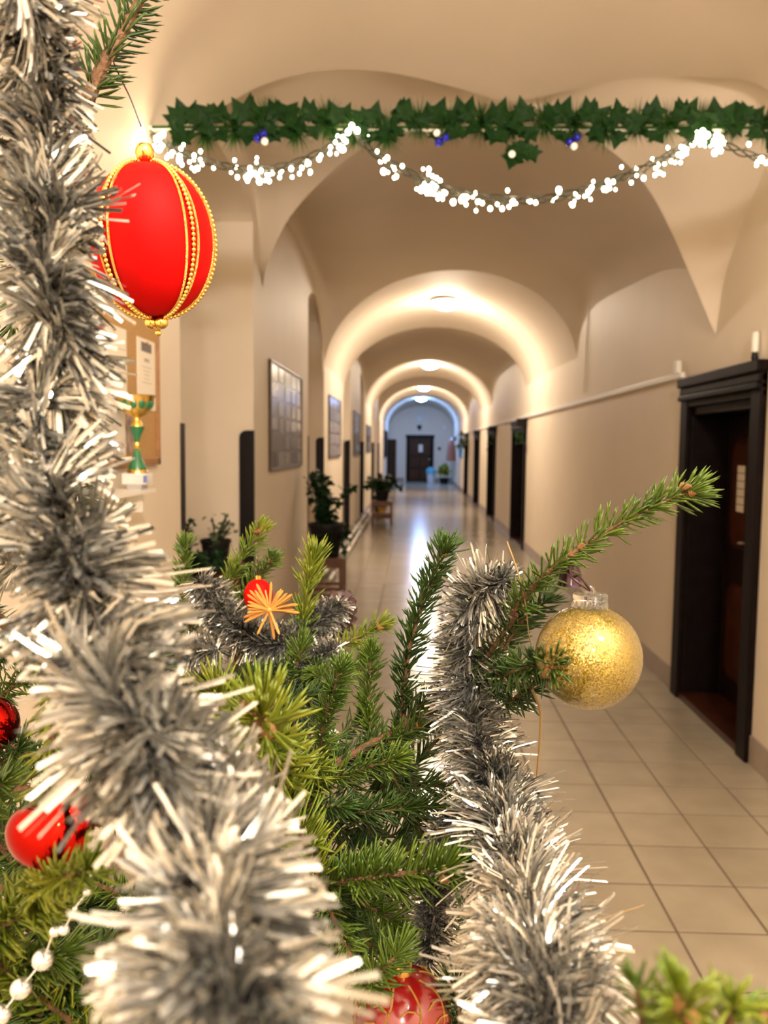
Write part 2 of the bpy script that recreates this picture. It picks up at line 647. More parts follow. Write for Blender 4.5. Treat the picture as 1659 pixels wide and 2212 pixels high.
def guard(y, sgn, wide=0.10):
    # sgn +1: on a jamb that faces the camera (pier's near end); -1: on the far end of a pier
    global tn
    tn += 1
    mm = MB()
    zt = 1.70
    r = 0.05
    ya, yb2 = (y - 0.022, y + 0.01) if sgn > 0 else (y - 0.01, y + 0.055)
    x1 = XL + 0.006
    prof = [(x1, 0.0), (x1, zt)]
    for k in range(9):
        an = PI / 2 * k / 8
        prof.append((x1 - wide + r - r * math.sin(an) if True else 0, zt - r + r * math.cos(an)))
    prof[2:2] = []
    prof.append((x1 - wide, 0.0))
    n = len(prof)
    vs = [(px, ya, pz) for px, pz in prof] + [(px, yb2, pz) for px, pz in prof]
    fs = [tuple(range(n)), tuple(range(2 * n - 1, n - 1, -1))]
    for k in range(n):
        k2 = (k + 1) % n
        fs.append((k, k2, n + k2, n + k))
    mm.add(vs, fs)
    o = mm.build('trim_%d' % tn, BLACKLAC, smooth=False)
    tag(o, 'black rounded corner guard on a recess jamb of the left wall', kind='structure')


for k, (y0, y1) in enumerate(RECESS):
    guard(y0, -1)
    guard(y1, 1)


# ------------------------------------------------------------------ doors
def make_door(n, y0, y1, label, zt=DOORZ, near=False):
    d = bpy.data.objects.new('door_%d' % n, None)
    COL.objects.link(d)
    d.location = (XR, (y0 + y1) / 2, 0)
    tag(d, label, kind='structure')
    hw = (y1 - y0) / 2
    jw = 0.13
    # local: x into the wall +, y along
    fr = MB()
    for s in (-1, 1):
        ya, yb2 = sorted((s * hw, s * (hw - jw)))
        fr.box((-0.035, ya, 0), (0.0, yb2, zt))
        ya, yb2 = sorted((s * (hw - 0.055), s * (hw - jw)))
        fr.box((0.0, ya, 0), (0.30, yb2, zt - 0.055))
    f = bevel(fr.build('door_frame', DARKWOOD, d, smooth=False), 0.008, 2)
    for q, (za, zb, xx) in enumerate([(zt - 0.05, zt + 0.01, -0.06), (zt - 0.10, zt - 0.05, -0.045), (zt - 0.135, zt - 0.10, -0.055), (zt - 0.175, zt - 0.135, -0.03)]):
        bevel(MB().box((xx, -hw - 0.01 if q == 0 else -hw, za), (0.0, hw + 0.01 if q == 0 else hw, zb)).build('lintel_moulding', DARKWOOD, d, smooth=False), 0.008, 2)
    bevel(MB().box((0.0, -hw + 0.05, zt - 0.225), (0.30, hw - 0.05, zt - 0.05)).build('head_panel', DARKWOOD, d, smooth=False), 0.006)
    bevel(MB().box((-0.02, -hw + jw - 0.01, 0.0), (0.34, hw - jw + 0.01, 0.035)).build('threshold', PANELWOOD, d, smooth=False), 0.006)
    lx = 0.235
    w = hw - jw
    zlt = zt - 0.225
    MB().box((lx + 0.055, -hw + 0.05, 0.0), (lx + 0.08, hw - 0.05, zt - 0.05)).build('back_panel', BLACKLAC, d, smooth=False)
    for s in (-1, 1):
        ya, yb2 = (-w, -0.003) if s < 0 else (0.003, w)
        leaf = bevel(MB().box((lx, ya, 0.04), (lx + 0.045, yb2, zlt)).build('door_leaf', DOORWOOD, d, smooth=False), 0.004)
        for (za, zb) in ((0.18, 0.78), (1.0, zlt - 0.15)):
            cy = (ya + yb2) / 2
            hwp = (yb2 - ya) / 2 - 0.095
            mm = MB()
            # raised panel with clipped corners
            c = 0.06
            out = [(-hwp, za + c), (-hwp + c, za), (hwp - c, za), (hwp, za + c), (hwp, zb - c), (hwp - c, zb), (-hwp + c, zb), (-hwp, zb - c)]
            inn = [(y * 0.82, (za + zb) / 2 + (z - (za + zb) / 2) * 0.92) for y, z in out]
            vs = [(lx - 0.001, cy + y, z) for y, z in out] + [(lx - 0.018, cy + y, z) for y, z in inn]
            fs = [tuple(range(15, 7, -1))]
            for k in range(8):
                k2 = (k + 1) % 8
                fs.append((k, k + 8, k2 + 8, k2))
            mm.add(vs, fs)
            mm.build('leaf_panel', PANELWOOD, leaf, smooth=False)
    bevel(MB().box((lx - 0.022, -0.02, 0.04), (lx, 0.02, zlt)).build('meeting_stile', DOORWOOD, d, smooth=False), 0.006)
    h = MB().box((lx - 0.032, 0.025, 0.97), (lx - 0.018, 0.055, 1.12))
    h.tube([(lx - 0.02, 0.04, 1.06), (lx - 0.06, 0.04, 1.06), (lx - 0.065, 0.10, 1.055)], 0.008, 8)
    h.build('door_handle', SILVERMET, d)
    return d


d1 = make_door(1, *DOORS[0], 'dark panelled double door nearest in the right wall, paper list on its leaf')
names = ['second', 'third', 'fourth', 'fifth']
for k in range(1, 5):
    make_door(k + 1, *DOORS[k], 'dark recessed doorway, %s from the near door along the right wall' % names[k - 1])
# paper list on the near door
pl = empty('paper_list', (XR + 0.213, 5.06, 1.38), 'narrow white paper list of rows taped on near door leaf', 'notice')
for k in range(6):
    MB().box((-0.002, -0.055, 0.085 - k * 0.047), (0, 0.055, 0.127 - k * 0.047)).build('paper_row', PAPER, pl, smooth=False)

# end door
e = bpy.data.objects.new('door_6', None)
COL.objects.link(e)
e.location = (0.305, YE, 0)
tag(e, 'dark panelled door in the end wall with white notice', kind='structure')
m = MB().box((-0.63, -0.06, 0), (-0.52, 0.0, 2.13)).box((0.52, -0.06, 0), (0.63, 0.0, 2.13)).box((-0.66, -0.07, 2.03), (0.66, 0.0, 2.14))
bevel(m.build('door_frame', DARKWOOD, e, smooth=False), 0.008)
lf = MB().box((-0.52, -0.035, 0.0), (0.52, -0.001, 2.03)).build('door_leaf', DOORWOOD, e, smooth=False)
for (za, zb) in ((0.15, 0.55), (0.70, 1.10), (1.25, 1.90)):
    for s in (-1, 1):
        ya, yb2 = (-0.45, -0.05) if s < 0 else (0.05, 0.45)
        bevel(MB().box((ya, -0.05, za), (yb2, -0.034, zb)).build('leaf_panel', PANELWOOD, lf, smooth=False), 0.012)
MB().tube([(0.47, -0.035, 1.03), (0.47, -0.08, 1.03), (0.38, -0.085, 1.03)], 0.012, 8).build('door_handle', SILVERMET, e)
n = MB().box((-0.06, -0.058, 1.36), (0.12, -0.051, 1.70)).build('door_notice', PAPER, smooth=False, loc=(0.305, YE, 0))
tag(n, 'white paper notice taped on the far end door', 'notice')

# ------------------------------------------------------------------ lamps
def lamp(name, x, y, z, glow, label, group, r=0.21):
    t = empty(name, (x, y, z), label, 'lamp', group)
    MB().lathe([(r + 0.02, 0.0), (r + 0.025, -0.02), (r + 0.01, -0.04), (r - 0.01, -0.045)], 32).build('lamp_base', WHITEPL, t)
    prof = []
    for i in range(9):
        a = PI / 2 * i / 8
        prof.append((max(1e-4, r * math.cos(a)), -0.046 - 0.10 * math.sin(a)))
    MB().lathe(prof, 32, cap=False).build('glass_bowl', glow, t)
    return t


def vault_z(y):
    # crown height of the corridor vault at y
    ay = [9.68] + [q[0] for q in ARCH]
    az = [3.60] + [q[1] for q in ARCH]
    for i in range(len(ay) - 1):
        if ay[i] <= y <= ay[i + 1]:
            u = (y - ay[i]) / (ay[i + 1] - ay[i])
            return az[i] * (1 - u) + az[i + 1] * u + BUL[i] * 4 * u * (1 - u)
    return 3.6


LG = 'round bowl lamps along the corridor vault'
lamp('ceiling_lamp', 0.44, 11.9, vault_z(11.9) - 0.004, GLOW_WARM, 'round glowing bowl lamp, nearest and largest on corridor vault', LG)
lamp('ceiling_lamp', 0.38, 20.7, vault_z(20.7) - 0.004, GLOW_WARM, 'glowing bowl lamp second from the camera under the vault', LG)
lamp('ceiling_lamp', 0.33, 28.4, vault_z(28.4) - 0.004, GLOW_WARM, 'small glowing bowl lamp third along the vault', LG)
lamp('ceiling_lamp', 0.30, 34.6, vault_z(34.6) - 0.004, GLOW_BLUE, 'farthest bowl lamp giving cold bluish light near end wall', LG)
def pendant(x, y, z, ztop, r, label):
    t = empty('pendant_lamp', (x, y, z), label, 'lamp')
    MB().ball((0, 0, 0), r, 32, 20).build('glass_globe', GLOW_HALL, t)
    MB().lathe([(0.05, r * 0.97), (0.045, r + 0.05), (0.012, r + 0.07)], 20).build('lamp_holder', SILVERMET, t)
    MB().tube([(0, 0, r + 0.06), (0, 0, ztop - z)], 0.006, 8).build('rod', SILVERMET, t)
    MB().lathe([(0.06, ztop - z - 0.06), (0.07, ztop - z)], 20).build('ceiling_rose', WHITEPL, t)
    return t


pendant(0.75, -0.7, 3.15, 4.0, 0.15, 'white glass globe lamp on a rod in the hall behind the tree')
pendant(0.1, -2.6, 3.15, 3.95, 0.12, 'smaller white glass globe lamp on a rod near back wall')

# ------------------------------------------------------------------ cable trunking, conduit, boxes on the right wall
m = MB().box((XR - 0.031, 5.50, 2.062), (XR - 0.001, YE - 0.2, 2.10))
o = bevel(m.build('cable_trunking', WHITEPL, smooth=False), 0.004)
tag(o, 'white cable trunking running level along right wall above the doors', 'trunking')
m = MB().tube([at_x(1272, 655, XR - 0.012), at_x(1262, 846, XR - 0.012)], 0.007, 8)
tag(m.build('conduit', WHITEPL), 'thin vertical cable conduit rising above trunking on right wall', 'conduit')
t = empty('candle_light', at_x(1630, 778, XR - 0.03) , 'white tubular light on dark foot above the near door', 'light')
MB().lathe([(0.016, 0), (0.018, 0.012), (0.014, 0.03), (0.016, 0.038)], 16).build('foot', POTBLACK, t)
MB().lathe([(0.013, 0.038), (0.0175, 0.042), (0.0175, 0.135), (0.014, 0.14)], 16).build('tube', WHITEPL, t)
p = at_x(1467, 803, XR)
m = MB().box((XR - 0.03, p.y - 0.04, p.z - 0.01), (XR + 0.003, p.y + 0.04, p.z + 0.07))
tag(bevel(m.build('junction_box', WHITEPL, smooth=False), 0.006), 'small cream junction box at trunking end beside near door', 'junction box')
# sign boxes projecting beside the doors
for k in range(1, 4):
    y0 = DOORS[k][0]
    t = MB().box((XR - 0.008 - 0.16, y0 - 0.03 - 0.025, 1.925), (XR - 0.002, y0 - 0.03, 2.05)).build('door_sign', BLACKLAC, smooth=False)
    # the plate stands out from the wall beside the frame
    tag(bevel(t, 0.004), 'black projecting sign plate above %s doorway on right wall' % names[k - 1], 'sign', 'projecting black door signs')
    pass

# ivy sprigs over the far doors
def ivy_spray(name, c, rad, n, label, size=0.06, mtl=None, flat=0.35, cat='garland'):
    t = empty(name, c, label, cat)
    mm = MB()
    pts = [V((random.uniform(-0.3, 0.3) * rad * flat, rad * (k / 6 * 2 - 1), -0.4 * rad * (k / 6 * 2 - 1) ** 2)) for k in range(7)]
    mm.tube(pts, 0.006, 5).build('stem', BARK, t)
    lm = None
    for k in range(n):
        q = random.choice(pts) + V((random.gauss(0, rad * flat * 0.4), random.gauss(0, rad * 0.25), random.gauss(0, rad * 0.35)))
        rot = (random.uniform(0, 6.28), random.uniform(0, 6.28), random.uniform(0, 6.28))
        s = size * random.uniform(0.7, 1.2)
        if lm is None:
            lm = leaf_mb().build('leaf', mtl or PLANTLEAF, t, smooth=False)
            lm.location, lm.rotation_euler, lm.scale = q, rot, (s, s, s)
        else:
            copy_obj(lm, 'leaf', t, q, rot, (s, s, s))
    return t


def leaf_mb():
    # ivy-like pointed leaf of unit length with a folded midrib
    mm = MB()
    vs = [(0, 0, 0), (0.25, 0.28, 0.06), (0.45, 0.42, 0.05), (0.62, 0.22, 0.06), (1.0, 0, -0.06), (0.62, -0.22, 0.06), (0.45, -0.42, 0.05), (0.25, -0.28, 0.06), (0.5, 0, 0.0)]
    fs = [(0, 1, 8), (1, 2, 8), (2, 3, 8), (3, 4, 8), (4, 5, 8), (5, 6, 8), (6, 7, 8), (7, 0, 8)]
    mm.add(vs, fs)
    th = [(x, y, z - 0.03) for x, y, z in vs]
    mm.add(th, [f[::-1] for f in fs])
    return mm


ivy_spray('door_garland', (XR - 0.12, 13.1, 1.80), 0.20, 14, 'green leafy sprig hung on the second doorway frame', 0.11)
ivy_spray('door_garland', (XR - 0.12, 17.9, 1.72), 0.16, 10, 'green leafy sprig hung on the third doorway frame', 0.10)
ivy_spray('door_garland', (XR - 0.20, 26.6, 1.75), 0.28, 24, 'bushy green sprig over the fifth doorway, farthest one', 0.2, PLANTPALE)

# ------------------------------------------------------------------ boards on the left piers
BOARDFRAME = mat('board_frame', (0.10, 0.075, 0.05), 0.35, metal=0.5)


def photo_board(y0, y1, z0, z1, label, rows, cols, cmap, frame=BOARDFRAME, back=None):
    t = empty('photo_board', (XL, (y0 + y1) / 2, z0), label, 'photo board', 'framed photo boards on the left piers')
    hw = (y1 - y0) / 2
    H = z1 - z0
    bk = MB().box((0.0, -hw, 0), (0.012, hw, H)).build('backing', back or mat('board_grey', (0.11, 0.095, 0.085), 0.3), t, smooth=False)
    fr = MB()
    fw = 0.018
    fr.box((0, -hw, 0), (0.024, -hw + fw, H)).box((0, hw - fw, 0), (0.024, hw, H)).box((0, -hw + fw, 0), (0.024, hw - fw, fw)).box((0, -hw + fw, H - fw), (0.024, hw - fw, H))
    bevel(fr.build('frame', frame, t, smooth=False), 0.003)
    k = 0
    for i in range(rows):
        for j in range(cols):
            if random.random() < 0.06:
                continue
            yy = -hw + fw + (2 * hw - 2 * fw) * (j + 0.5) / cols
            zz = fw + (H - 2 * fw) * (i + 0.5) / rows
            sy = (2 * hw - 2 * fw) / cols * random.uniform(0.34, 0.46)
            sz = (H - 2 * fw) / rows * random.uniform(0.36, 0.46)
            c = cmap(i / rows, j / cols)
            mm = mat('photo_%d%d%d' % tuple(int(v * 20) for v in c), c, 0.25, noise=0.5, nscale=9, coat=0.4)
            MB().box((0.012, yy - sy, zz - sz), (0.015, yy + sy, zz + sz)).build('photo', mm, t, smooth=False)
    return t


def cm1(v, u):
    if u > 0.55:
        q = random.uniform(0.18, 0.34)
        return (q, q * 0.93, q * 0.86)
    q = random.choice([0.04, 0.10, 0.22, 0.40, 0.16])
    return (q, q * 0.94, q * 0.86)


def cm2(v, u):
    if v > 0.42:
        q = random.uniform(0.2, 0.4)
        return (q, q * 0.95, q * 1.05)
    return (0.58, 0.47, 0.40)


def cm3(v, u):
    q = random.uniform(0.12, 0.4)
    return (q, q * 0.85, q * 0.8)


pa = at_x(580, 775, XL)
pb = at_x(648, 1006, XL)
pc = at_x(580, 1018, XL)
photo_board(pa.y, pb.y, pc.z, pa.z, 'largest silver framed photo collage board on first left pier', 6, 5, cm1)
photo_board(10.75, 12.4, 1.44, 2.26, 'tall photo board, bluish above and pale below, on second left pier', 5, 3, cm2)
photo_board(15.2, 16.9, 1.42, 2.25, 'narrow brown photo board on third left pier', 4, 3, cm3)
photo_board(19.3, 21.2, 1.45, 2.1, 'small far photo board on fourth left pier', 3, 3, cm3)

# cork notice board, near pier
cb = empty('cork_board', (XL, 2.95, 1.52), 'wood framed cork notice board with certificates on near left pier', 'notice board')
pz = at_x(335, 1003, XL)
CY1 = pz.y - 2.95
CZ0 = pz.z - 1.52
CH = 0.80
CY0 = -0.62
MB().box((0, CY0, CZ0), (0.014, CY1, CZ0 + CH)).build('cork_panel', CORK, cb, smooth=False)
fr = MB()
fr.box((0, CY0, CZ0), (0.026, CY0 + 0.03, CZ0 + CH)).box((0, CY1 - 0.03, CZ0), (0.026, CY1, CZ0 + CH)).box((0, CY0, CZ0), (0.026, CY1, CZ0 + 0.03)).box((0, CY0, CZ0 + CH - 0.03), (0.026, CY1, CZ0 + CH))
bevel(fr.build('frame', CORKFRAME, cb, smooth=False), 0.004)


def certificate(y0, y1, z0, z1, label, dark=True):
    t = empty('certificate', (XL + 0.016, (y0 + y1) / 2, z0), label, 'certificate', 'certificates pinned on the cork board')
    hw = (y1 - y0) / 2
    H = z1 - z0
    MB().box((0, -hw, 0), (0.003, hw, H)).build('sheet', PAPER, t, smooth=False)
    if dark:
        MB().box((0.003, -hw * 0.6, H * 0.82), (0.0036, hw * 0.55, H * 0.95)).build('heading_print', PRINT, t, smooth=False)
        MB().box((0.003, -hw * 0.3, H * 0.68), (0.0036, hw * 0.3, H * 0.73)).build('title_print', PRINTL, t, smooth=False)
    tl = MB()
    for k in range(5):
        z = H * (0.60 - k * 0.055)
        w = hw * random.uniform(0.25, 0.6)
        tl.box((0.003, -w, z), (0.0034, w, z + H * 0.010))
    o = tl.build('text_line', PRINTL, t, smooth=False)
    o['kind'] = 'stuff'
    sl = MB().lathe([(0.001, 0), (0.012, 0.0), (0.012, 0.003), (0.001, 0.004)], 12).build('red_seal', REDINK, t, loc=(0.003, hw * 0.05, H * 0.09))
    sl.rotation_euler = (0, PI / 2, 0)
    bevel(MB().ball((0.006, 0, H - 0.015), 0.006, 10, 6).build('pin', CORKFRAME, t), 0.0005)
    return t


q0, q1 = at_x(296, 726, XL + 0.018), at_x(334, 726, XL + 0.018)
qb = at_x(300, 872, XL + 0.018)
certificate(q0.y, q1.y, qb.z - 0.02, q0.z, 'white certificate with dark heading on cork board beside red ball')
q0, q1 = at_x(205, 870, XL + 0.018), at_x(270, 870, XL + 0.018)
qb = at_x(268, 985, XL + 0.018)
certificate(q0.y, q1.y, qb.z, q0.z, 'pale certificate with red seal low on cork board beside tinsel', False)
q0, q1 = at_x(215, 690, XL + 0.018), at_x(272, 690, XL + 0.018)
certificate(q0.y, q1.y, q0.z - 0.30, q0.z, 'plain white sheet on cork board half hidden by tinsel', False)
# dark photo on cork
q0, q1 = at_x(272, 880, XL + 0.016), at_x(300, 880, XL + 0.016)
o = MB().box((XL + 0.014, q0.y, q0.z - 0.17), (XL + 0.017, q1.y, q0.z)).build('pinned_photo', mat('pinned_print', (0.20, 0.12, 0.10), 0.4, col2=(0.5, 0.4, 0.34), nscale=22), smooth=False)
tag(o, 'dark colour photo pinned on cork board behind the trophy cup', 'photo')

# shelf and trophy
ps = at(297, 1046, 3.0)
SY = ps.y
sh = empty('wall_shelf', (XL, SY, ps.z), 'small white wall shelf below the cork board', 'shelf')
MB().box((0, -0.55, -0.03), (0.15, 0.05, -0.018)).build('shelf_board', WHITEPL, sh, smooth=False)
MB().box((0.0, -0.02, -0.10), (0.12, 0.0, -0.03)).build('bracket', WHITEPL, sh, smooth=False)
MB().box((0.075, -0.045, -0.018), (0.125, 0.03, 0.0)).build('riser', GREYPL, sh, smooth=False)
tr = empty('trophy_cup', (ps.x, SY, ps.z), 'gold and green trophy cup on white marble plinth before cork board', 'trophy')
k = SY / FOC        # metres per pixel at the cup
bevel(MB().box((-27 * k, -22 * k, 0), (27 * k, 22 * k, 24 * k)).build('plinth', MARBLE, tr, smooth=False), 0.002)
MB().box((20 * k, -23 * k, 4 * k), (28 * k, -21.9 * k, 20 * k)).build('plinth_plate', mat('plate_blue', (0.12, 0.16, 0.42), 0.3), tr, smooth=False)
z = 24 * k
MB().lathe([(22 * k, z), (21 * k, z + 6 * k), (19 * k, z + 9 * k), (18 * k, z + 9.5 * k)], 24).build('foot_ring', GOLDMET, tr)
MB().lathe([(20 * k, z + 9 * k), (19 * k, z + 14 * k), (11 * k, z + 30 * k), (7 * k, z + 50 * k), (6 * k, z + 52 * k)], 24).build('lower_stem', EMERALD, tr)
MB().lathe([(6 * k, z + 51 * k), (9 * k, z + 54 * k), (6 * k, z + 58 * k), (7 * k, z + 64 * k), (5 * k, z + 68 * k)], 20).build('collar', GOLDMET, tr)
MB().lathe([(5 * k, z + 67 * k), (7 * k, z + 78 * k), (15 * k, z + 96 * k), (17 * k, z + 101 * k), (14 * k, z + 102 * k)], 20).build('upper_stem', EMERALD, tr)
MB().lathe([(14 * k, z + 101 * k), (13 * k, z + 107 * k), (8 * k, z + 114 * k), (7 * k, z + 120 * k), (9 * k, z + 124 * k)], 20).build('neck', GOLDMET, tr)
bowl = MB().lathe([(8 * k, z + 122 * k), (22 * k, z + 128 * k), (31 * k, z + 140 * k), (36 * k, z + 156 * k), (40 * k, z + 168 * k), (42 * k, z + 169 * k), (38 * k, z + 166 * k), (28 * k, z + 142 * k), (8 * k, z + 130 * k)], 32, cap=False).build('bowl', GOLDMET, tr)
for q in range(12):
    a = 2 * PI * q / 12 + 0.13
    r = 33.6 * k
    ov = MB().ball((0, 0, 0), 7.5 * k, 12, 8, 1.3).build('green_oval', EMERALD, bowl, loc=(r * math.cos(a), r * math.sin(a), z + 148 * k)) if q == 0 else copy_obj(ov, 'green_oval', bowl, (r * math.cos(a), r * math.sin(a), z + 148 * k))
    ov.rotation_euler = (0, 0.35, a)
    ov.scale = (0.35, 1, 1)

# ------------------------------------------------------------------ plants, stools, pipes along the left wall
def stool(x, y, w, dp, h, label, rz=0.0, shelf=False):
    t = empty('flower_stand', (x, y, 0), label, 'flower stand', None, rz)
    bevel(MB().box((-w / 2, -dp / 2, h - 0.03), (w / 2, dp / 2, h)).build('top', STOOLWOOD, t, smooth=False), 0.004)
    lw = 0.042
    for sx in (-1, 1):
        for sy in (-1, 1):
            cx, cy = sx * (w / 2 - lw / 2), sy * (dp / 2 - lw / 2)
            bevel(MB().box((cx - lw / 2, cy - lw / 2, 0), (cx + lw / 2, cy + lw / 2, h - 0.03)).build('leg', STOOLWOOD, t, smooth=False), 0.003)
    for sy in (-1, 1):
        cy = sy * (dp / 2 - lw / 2)
        MB().box((-w / 2 + lw, cy - 0.011, h - 0.10), (w / 2 - lw, cy + 0.011, h - 0.03)).build('apron', STOOLWOOD, t, smooth=False)
        MB().box((-w / 2 + lw, cy - 0.011, h * 0.42), (w / 2 - lw, cy + 0.011, h * 0.42 + 0.03)).build('rail', STOOLWOOD, t, smooth=False)
        MB().box((-w / 2 + lw, cy - 0.011, h * 0.30), (w / 2 - lw, cy + 0.011, h * 0.30 + 0.03)).build('rail', STOOLWOOD, t, smooth=False)
    if shelf:
        MB().box((-w / 2 + 0.01, -dp / 2 + 0.03, h * 0.42 + 0.03), (w / 2 - 0.01, dp / 2 - 0.03, h * 0.42 + 0.042)).build('lower_shelf', STOOLWOOD, t, smooth=False)
    for sx in (-1, 1):
        cx = sx * (w / 2 - lw / 2)
        MB().box((cx - 0.011, -dp / 2 + lw, h * 0.36), (cx + 0.011, dp / 2 - lw, h * 0.36 + 0.03)).build('rail', STOOLWOOD, t, smooth=False)
    return t


def potted(name, x, y, z, r, h, label, stems, leafsize, leafmat, potmat=POTBLACK, lpn=7):
    """stems: list of polylines relative to the pot rim centre"""
    t = empty(name, (x, y, z), label, 'plant')
    MB().lathe([(r * 0.70, 0), (r * 0.98, h * 0.9), (r * 1.05, h * 0.9), (r * 1.05, h), (r * 0.92, h), (r * 0.9, h * 0.86), (0.001, h * 0.86)], 24).build('pot', potmat, t)
    lm = None
    cnt = 0
    for st in stems:
        pts = [V(p) + V((0, 0, h * 0.85)) for p in st]
        MB().tube(pts, 0.006, 5).build('stem', PLANTLEAF, t)
        for i in range(len(pts) - 1):
            for q in range(lpn):
                if cnt > 280:
                    break
                p = pts[i].lerp(pts[i + 1], random.random()) + V((random.gauss(0, 0.02), random.gauss(0, 0.02), random.gauss(0, 0.02)))
                rot = (random.uniform(-0.9, 0.9), random.uniform(-0.6, 1.1), random.uniform(0, 6.28))
                s = leafsize * random.uniform(0.7, 1.25)
                if lm is None:
                    lm = leaf_mb().build('leaf', leafmat, t, smooth=False)
                    lm.location, lm.rotation_euler, lm.scale = p, rot, (s, s, s)
                else:
                    copy_obj(lm, 'leaf', t, p, rot, (s, s, s))
                cnt += 1
    return t


def wander(n, step, up, out, az):
    pts = [V((0, 0, 0))]
    d = V((math.cos(az) * out, math.sin(az) * out, up))
    for k in range(n):
        d = d + V((random.gauss(0, 0.25), random.gauss(0, 0.25), random.gauss(0, 0.2)))
        pts.append(pts[-1] + d.normalized() * step)
    return pts


# near stand and big ivy
SX, SYY = -0.83, 8.0
stool(SX, SYY, 0.36, 0.34, 0.535, 'brown wooden flower stand carrying the large black potted ivy')
st = [wander(5, 0.10, 1.6, 0.35, random.uniform(0, 6.28)) for k in range(7)]
st += [wander(5, 0.11, 2.5, 0.2, 2.5), wander(5, 0.115, 2.6, 0.1, 2.8)]
st += [[V((0, 0, 0)), V((0.12 * math.cos(a), 0.12 * math.sin(a), 0.03)), V((0.19 * math.cos(a), 0.19 * math.sin(a), -0.1)), V((0.2 * math.cos(a), 0.2 * math.sin(a), -0.24))] for a in (-0.4, -1.2, -2.0, 0.3)]
potted('potted_ivy', SX, SYY, 0.535, 0.175, 0.32, 'large dark ivy in black pot on brown wooden stand', st, 0.095, PLANTLEAF, lpn=5)
# far stand with fern
FX, FY = -0.62, 16.9
stool(FX, FY, 0.42, 0.42, 0.50, 'smaller far wooden flower stand by the left wall', shelf=True)
st = []
for k in range(16):
    a = 2 * PI * k / 16 + random.uniform(-0.2, 0.2)
    st.append([V((0, 0, 0)), V((0.12 * math.cos(a), 0.12 * math.sin(a), 0.20)), V((0.25 * math.cos(a), 0.25 * math.sin(a), 0.22)), V((0.36 * math.cos(a), 0.36 * math.sin(a), 0.08))])
potted('potted_fern', FX, FY, 0.50, 0.15, 0.2, 'dark spreading plant on the far wooden stand', st, 0.11, PLANTLEAF, lpn=5)
potted('potted_plant', FX, FY + 0.02, 0.254, 0.10, 0.12, 'yellow potted plant on lower rail of the far stand', [wander(3, 0.03, 1, 0.5, k) for k in range(3)], 0.04, PLANTLEAF, POTYEL, lpn=2)
potted('potted_palm', -0.72, 18.6, 0.0, 0.16, 0.5, 'taller green plant behind the far wooden stand', [wander(4, 0.15, 2.0, 0.5, k) for k in range(7)], 0.13, PLANTLEAF, lpn=5)

# recess plants beside the near pier
tb = empty('plant_table', (-1.40, 5.02, 0), 'low dark wooden table carrying plants in the near recess', 'table')
bevel(MB().box((-0.30, -0.72, 0.78), (0.27, 0.55, 0.81)).build('top', STOOLWOOD, tb, smooth=False), 0.004)
for sx in (-0.26, 0.22):
    for sy in (-0.68, 0.50):
        MB().box((sx - 0.02, sy - 0.02, 0), (sx + 0.02, sy + 0.02, 0.78)).build('leg', STOOLWOOD, tb, smooth=False)
pq = at(466, 1165, 5.1)
st = [wander(4, 0.045, 1.6, 0.5, random.uniform(0, 6.28)) for k in range(4)] + [wander(3, 0.045, 0.9, 1.0, 0.2)]
potted('potted_herb', pq.x, 5.1, 0.81, 0.092, pq.z - 0.81, 'small feathery plant in black square-shouldered pot in near recess', st, 0.035, PLANTPALE, lpn=5)
pq = at(402, 1170, 4.75)
st = [wander(5, 0.05, 2.0, 0.2, random.uniform(2, 4)) for k in range(3)] + [wander(3, 0.04, 0.9, 0.6, 0)]
potted('potted_ivy', pq.x - 0.04, 4.75, 0.81, 0.07, 0.15, 'small ivy climbing beside the near pier edge in recess', st, 0.045, PLANTLEAF, lpn=4)
pq = at(450, 1240, 4.6)
st = [wander(3, 0.05, 0.8, 1.0, random.uniform(0, 6.28)) for k in range(8)]
potted('potted_ivy', pq.x - 0.03, 4.62, 0.81, 0.07, 0.10, 'low trailing green plant before the black pot in recess', st, 0.055, PLANTLEAF, lpn=5)

# heating pipes
hp = empty('heating_pipes', (XL + 0.10, 12.0, 0), 'pair of white heating pipes running low along the left wall', 'pipe')
for dz, dx in ((0.07, 0.06), (0.15, 0.0)):
    MB().tube([(dx, -2.6, dz), (dx, 7.0, dz)], 0.022, 10).build('pipe', WHITEPL, hp)
MB().tube([(-0.075, -1.5, 0.07), (0.06, -1.5, 0.07)], 0.02, 8).build('pipe_branch', WHITEPL, hp)
for yy in (-2.0, 0.5, 3.0, 5.5):
    MB().box((-0.08, yy, 0.0), (0.085, yy + 0.025, 0.19)).build('pipe_bracket', GREYPL, hp, smooth=False)

# ------------------------------------------------------------------ far end furnishings
def wall_disc(name, px, py, r, mtl, label, cat):
    p = at(px, py, YE)
    t = empty(name, (p.x, YE, p.z), label, cat)
    a = MB().lathe([(r, 0), (r, 0.03), (r * 0.92, 0.04)], 28).build('rim', mtl, t)
    a.rotation_euler = (PI / 2, 0, 0)
    a = MB().lathe([(r * 0.9, 0.035), (r * 0.9, 0.042)], 28).build('face', WHITEPL if mtl is GREYPL else mtl, t)
    a.rotation_euler = (PI / 2, 0, 0)
    return t


